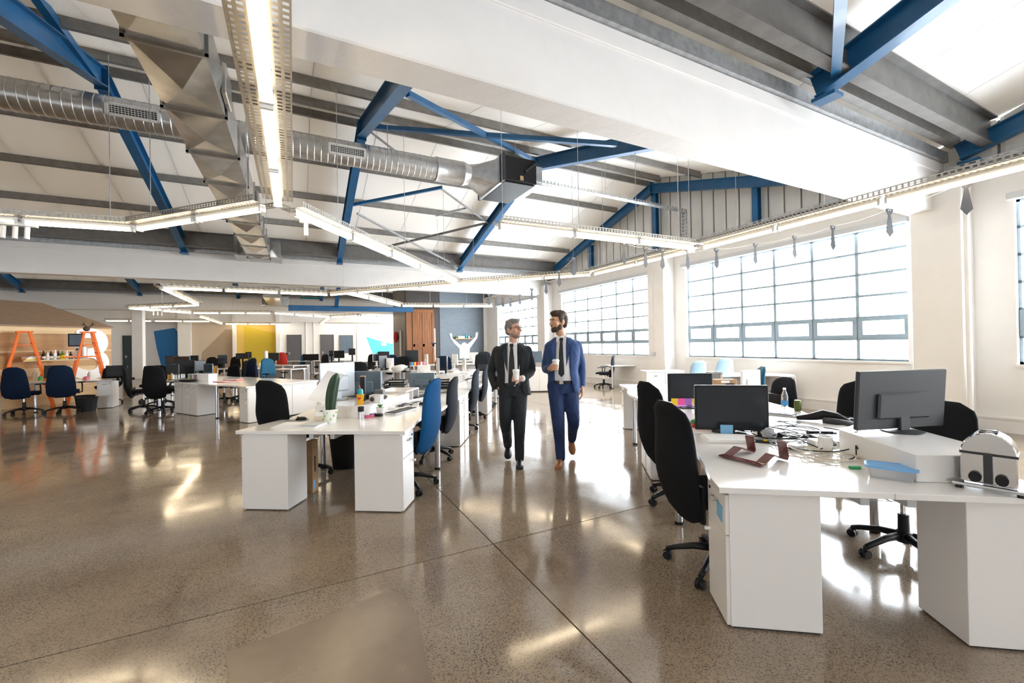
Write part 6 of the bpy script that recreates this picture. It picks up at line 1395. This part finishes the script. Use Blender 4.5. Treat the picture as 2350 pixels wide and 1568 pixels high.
for s in (-1,1):
    m.tube([H1 @ Vector((s*0.030+0.023*math.cos(a),-0.104,0.010+0.017*math.sin(a))) for a in [2*PI*k/14 for k in range(14)]],0.0022,n=5,closed=True)
    m.tube([H1 @ Vector((s*0.053,-0.102,0.016)), H1 @ Vector((s*0.079,-0.04,0.018)), H1 @ Vector((s*0.080,0.02,0.014))],0.0022,n=5)
m.tube([H1 @ Vector((-0.008,-0.106,0.014)), H1 @ Vector((0.008,-0.106,0.014))],0.0022,n=5); m.build('glasses','black_plastic',man1,smooth=True)
m = MB(); m.rings([[(-0.012+a*math.cos(t), 0.015+b*math.sin(t), z) for t in [2*PI*k/24 for k in range(24)]] for z, a, b in ((0.93,0.110,0.08),(0.985,0.148,0.112),(1.10,0.160,0.122),(1.28,0.172,0.125),(1.38,0.16,0.11),(1.44,0.105,0.085),(1.475,0.066,0.066),(1.49,0.060,0.062))])
m.build('shirt','shirt_white',man1,smooth=True)
m = MB()
for s in (-1,1): m.add([(s*0.006,-0.066,1.465),(s*0.064,-0.052,1.505),(s*0.075,-0.015,1.50),(s*0.062,-0.095,1.405),(s*0.006,-0.072,1.46),(s*0.066,-0.058,1.495)],[(0,1,5,4),(4,5,3),(1,2,5),(0,4,3,1)])
m.build('collar','shirt_white',man1)
m = MB(); prof = [(1.465,0.020,-0.078),(1.435,0.026,-0.086),(1.425,0.016,-0.092),(1.30,0.028,-0.118),(1.10,0.038,-0.120),(0.985,0.042,-0.116),(0.945,0.004,-0.112)]
m.rings([[(-0.018-0.012*(1.47-z)+w,y-0.006,z),(-0.018-0.012*(1.47-z)-w,y-0.006,z),(-0.018-0.012*(1.47-z)-w,y+0.006,z),(-0.018-0.012*(1.47-z)+w,y+0.006,z)] for z, w, y in prof]).build('necktie','tie_black',man1)
m = MB(); torso_band(m, [(0.845,0.205,0.145,0.01,0.03,42,30),(0.95,0.195,0.142,0.0,0.03,36,26),(1.08,0.188,0.140,-0.008,0.025,28,24),(1.22,0.205,0.142,-0.012,0.02,26,24),(1.33,0.222,0.138,-0.012,0.02,24,22),(1.40,0.215,0.115,-0.012,0.02,20,18),(1.445,0.150,0.090,-0.008,0.022,18,16),(1.475,0.092,0.075,-0.004,0.02,16,14)], 0)
limb(m, [(0.168,0.02,1.375),(0.222,0.065,1.14),(0.115,-0.14,1.06)],[0.066,0.053,0.042]); limb(m, [(-0.19,0.02,1.375),(-0.268,0.095,1.13),(-0.228,0.0,0.96)],[0.066,0.055,0.047])
remeshed(m, 'jacket', 'suit_black', 0.0095, 5, man1)
m = MB()
for s in (-1,1): m.add([(s*0.060-0.01,-0.075,1.475),(s*0.125-0.01,-0.100,1.405),(s*0.120-0.012,-0.138,1.36),(s*0.060-0.012,-0.146,1.12),(s*0.058-0.012,-0.120,1.36),(s*0.100-0.012,-0.120,1.39)],[(0,5,4),(0,1,5),(5,2,4),(4,2,3)])
m.build('lapels','suit_black',man1)
m = MB(); limb(m, [(0.070,0.015,0.93),(0.062,-0.055,0.53),(0.058,0.01,0.30),(0.055,0.015,0.075)],[0.105,0.076,0.064,0.056]); limb(m, [(-0.080,0.02,0.93),(-0.105,-0.02,0.55),(-0.095,0.18,0.35),(-0.088,0.34,0.17)],[0.105,0.076,0.064,0.056]); m.rings([[(-0.005+a*math.cos(t),0.02+b*math.sin(t),z) for t in [2*PI*k/24 for k in range(24)]] for z, a, b in ((0.84,0.165,0.12),(0.93,0.168,0.122),(0.985,0.158,0.118))])
remeshed(m, 'trousers', 'suit_black', 0.0095, 6, man1)
m = MB(); m.rings([[(-0.008+a*math.cos(t),0.017+b*math.sin(t),z) for t in [2*PI*k/28 for k in range(28)]] for z, a, b in ((0.965,0.166,0.126),(0.998,0.164,0.125))]).build('belt','leather_black',man1); MB().bx(-0.03,0.02,-0.118,-0.108,0.962,1.0).build('belt_buckle','chrome',man1)
MB().cyl((0.108,-0.16,1.056),(0.088,-0.182,1.058),0.038,0.036,n=14).build('shirt_cuff','shirt_white',man1)
shoe('shoe','leather_black',man1,(0.056,0.07,0.004),(0.052,-0.20,0.004)); shoe('shoe','leather_black',man1,(-0.088,0.44,0.10),(-0.088,0.24,0.012),(0,-0.4,1))
finish_cup('white takeaway cup held by the man in black', U1, V1, 0.028, -0.258, 1.105)

# ---- man in the blue suit, walking, looking at the other
U2, V2 = 0.601, 5.07
m = MB()
H2 = Matrix.Translation((-0.045,-0.02,1.712)) @ Matrix.Rotation(R(-62),4,'Z') @ Matrix.Rotation(R(3),4,'X')
head_mesh(m, H2, 1.03); limb(m, [(0.0,0.03,1.46),(-0.012,0.01,1.56),(-0.03,0.005,1.64)],[0.072,0.058,0.055])
limb(m, [(0.0,0.02,0.94),(0.0,0.025,1.18),(0.0,0.02,1.37)],[0.09,0.09,0.085])
for k in (-1,1): m.ball((k*0.10+0.0,0.025,1.41),(0.08,0.045,0.04),12,8)
limb(m, [(-0.14,0.03,1.40),(-0.195,0.10,1.155),(-0.17,-0.15,1.165)],[0.045,0.036,0.028]); hand(m, (-0.168,-0.175,1.168), (0.25,-0.95,0.18), (0.95,0.2,0.0), 1, 0.62, 0.9)
limb(m, [(0.175,0.0,1.41),(0.240,0.085,1.16),(0.232,0.02,0.95)],[0.045,0.036,0.028]); hand(m, (0.232,0.015,0.935), (-0.02,-0.12,-1), (-0.9,0.1,0), 1, 0.28, 0.5)
limb(m, [(-0.085,0.015,0.92),(-0.070,-0.065,0.52),(-0.052,0.0,0.30),(-0.042,0.01,0.10)],[0.07,0.045,0.035,0.03]); limb(m, [(0.085,0.02,0.92),(0.115,-0.02,0.55),(0.135,0.20,0.38),(0.148,0.36,0.24)],[0.07,0.045,0.035,0.03])
man2 = remeshed(m, 'person', 'skin_tan', 0.0065, 4); man2.location = UVL(U2, V2); man2.rotation_euler = (0,0,rz(0))
tag(man2, 'bearded man in a blue suit and brown shoes walking with a coffee cup', 'person')
face_parts(H2, man2, 'hair_brown', 'hair_brown', 0.008)
m = MB()
for c, r in (((0,0.020,0.085),(0.084,0.100,0.062)),((0,0.066,0.03),(0.080,0.066,0.092)),((0,-0.030,0.108),(0.066,0.068,0.038)),((0,0.075,-0.03),(0.064,0.042,0.05)),((0.070,0.0,0.05),(0.015,0.036,0.060)),((-0.070,0.0,0.05),(0.015,0.036,0.060)),((0.0,-0.064,0.112),(0.052,0.032,0.024))): HB_(m, H2, c, r)
remeshed(m, 'hair', 'hair_brown', 0.006, 3, man2)
m = MB()
for c, r in (((0,-0.046,-0.078),(0.054,0.052,0.042)),((0,-0.074,-0.096),(0.032,0.028,0.028)),((0.050,-0.012,-0.052),(0.020,0.036,0.042)),((-0.050,-0.012,-0.052),(0.020,0.036,0.042)),((0,-0.100,-0.040),(0.026,0.010,0.007)),((0.066,0.004,-0.015),(0.010,0.016,0.03)),((-0.066,0.004,-0.015),(0.010,0.016,0.03))): HB_(m, H2, c, r)
remeshed(m, 'beard', 'hair_brown', 0.006, 3, man2)
TW = Matrix.Rotation(R(-14),4,'Z')
m0 = MB(); m0.rings([[(0.0+a*math.cos(t), 0.015+b*math.sin(t), z) for t in [2*PI*k/24 for k in range(24)]] for z, a, b in ((0.95,0.110,0.08),(1.005,0.146,0.112),(1.12,0.158,0.124),(1.32,0.170,0.126),(1.42,0.155,0.11),(1.49,0.10,0.085),(1.535,0.066,0.066),(1.55,0.062,0.062))])
m = MB(); m.add(m0.v, m0.f, TW); m.build('shirt','shirt_white',man2,smooth=True)
m0 = MB()
for s in (-1,1): m0.add([(s*0.006,-0.062,1.52),(s*0.064,-0.050,1.565),(s*0.075,-0.015,1.56),(s*0.062,-0.093,1.46),(s*0.006,-0.072,1.515),(s*0.066,-0.056,1.555)],[(0,1,5,4),(4,5,3),(1,2,5),(0,4,3,1)])
m = MB(); m.add(m0.v, m0.f, TW); m.build('collar','shirt_white',man2)
m0 = MB(); prof = [(1.525,0.018,-0.074),(1.495,0.024,-0.084),(1.485,0.015,-0.092),(1.35,0.024,-0.122),(1.20,0.031,-0.124),(1.10,0.034,-0.122),(1.065,0.004,-0.118)]
m0.rings([[(-0.0+w,y-0.006,z),(-w,y-0.006,z),(-w,y+0.006,z),(w,y+0.006,z)] for z, w, y in prof]); m = MB(); m.add(m0.v, m0.f, TW); m.build('necktie','tie_black',man2)
m0 = MB(); torso_band(m0, [(0.875,0.195,0.145,0.01,0.03,34,44),(0.98,0.190,0.142,0.005,0.03,30,38),(1.12,0.180,0.138,0.0,0.025,26,30),(1.28,0.200,0.142,0.0,0.02,24,26),(1.39,0.212,0.138,0.0,0.02,22,22),(1.455,0.200,0.115,0.0,0.02,18,18),(1.50,0.140,0.090,0.0,0.022,16,16),(1.535,0.090,0.075,0.0,0.02,14,14)], 0)
m = MB(); m.add(m0.v, m0.f, TW)
limb(m, [(-0.145,0.03,1.42),(-0.195,0.10,1.165),(-0.172,-0.12,1.165)],[0.066,0.054,0.043]); limb(m, [(0.175,0.0,1.425),(0.240,0.085,1.17),(0.232,0.03,0.965)],[0.068,0.054,0.046])
remeshed(m, 'jacket', 'suit_blue', 0.0095, 5, man2)
m0 = MB()
for s in (-1,1): m0.add([(s*0.060,-0.072,1.535),(s*0.120,-0.100,1.46),(s*0.116,-0.138,1.415),(s*0.060,-0.147,1.18),(s*0.056,-0.120,1.42),(s*0.098,-0.120,1.445)],[(0,5,4),(0,1,5),(5,2,4),(4,2,3)])
m = MB(); m.add(m0.v, m0.f, TW); m.build('lapels','suit_blue',man2)
m = MB(); limb(m, [(-0.085,0.015,0.95),(-0.070,-0.065,0.52),(-0.052,0.0,0.30),(-0.042,0.01,0.085)],[0.105,0.076,0.064,0.056]); limb(m, [(0.085,0.02,0.95),(0.115,-0.02,0.55),(0.135,0.20,0.38),(0.148,0.36,0.23)],[0.105,0.076,0.064,0.054]); m.rings([[(0.0+a*math.cos(t),0.02+b*math.sin(t),z) for t in [2*PI*k/24 for k in range(24)]] for z, a, b in ((0.86,0.165,0.12),(0.95,0.165,0.122),(1.005,0.155,0.118))])
remeshed(m, 'trousers', 'suit_blue_dark', 0.0095, 6, man2)
m = MB(); m.rings([[(a*math.cos(t),0.017+b*math.sin(t),z) for t in [2*PI*k/28 for k in range(28)]] for z, a, b in ((0.985,0.163,0.126),(1.018,0.161,0.125))]).build('belt','leather_black',man2); MB().bx(-0.055,-0.01,-0.118,-0.108,0.982,1.02).build('belt_buckle','chrome',man2)
shoe('shoe','leather_brown',man2,(-0.025,0.075,0.004),(-0.105,-0.19,0.004)); shoe('shoe','leather_brown',man2,(0.150,0.50,0.21),(0.150,0.34,0.03),(0,-0.9,0.5))
finish_cup('white takeaway cup held by the man in blue', U2, V2, -0.104, -0.230, 1.212)
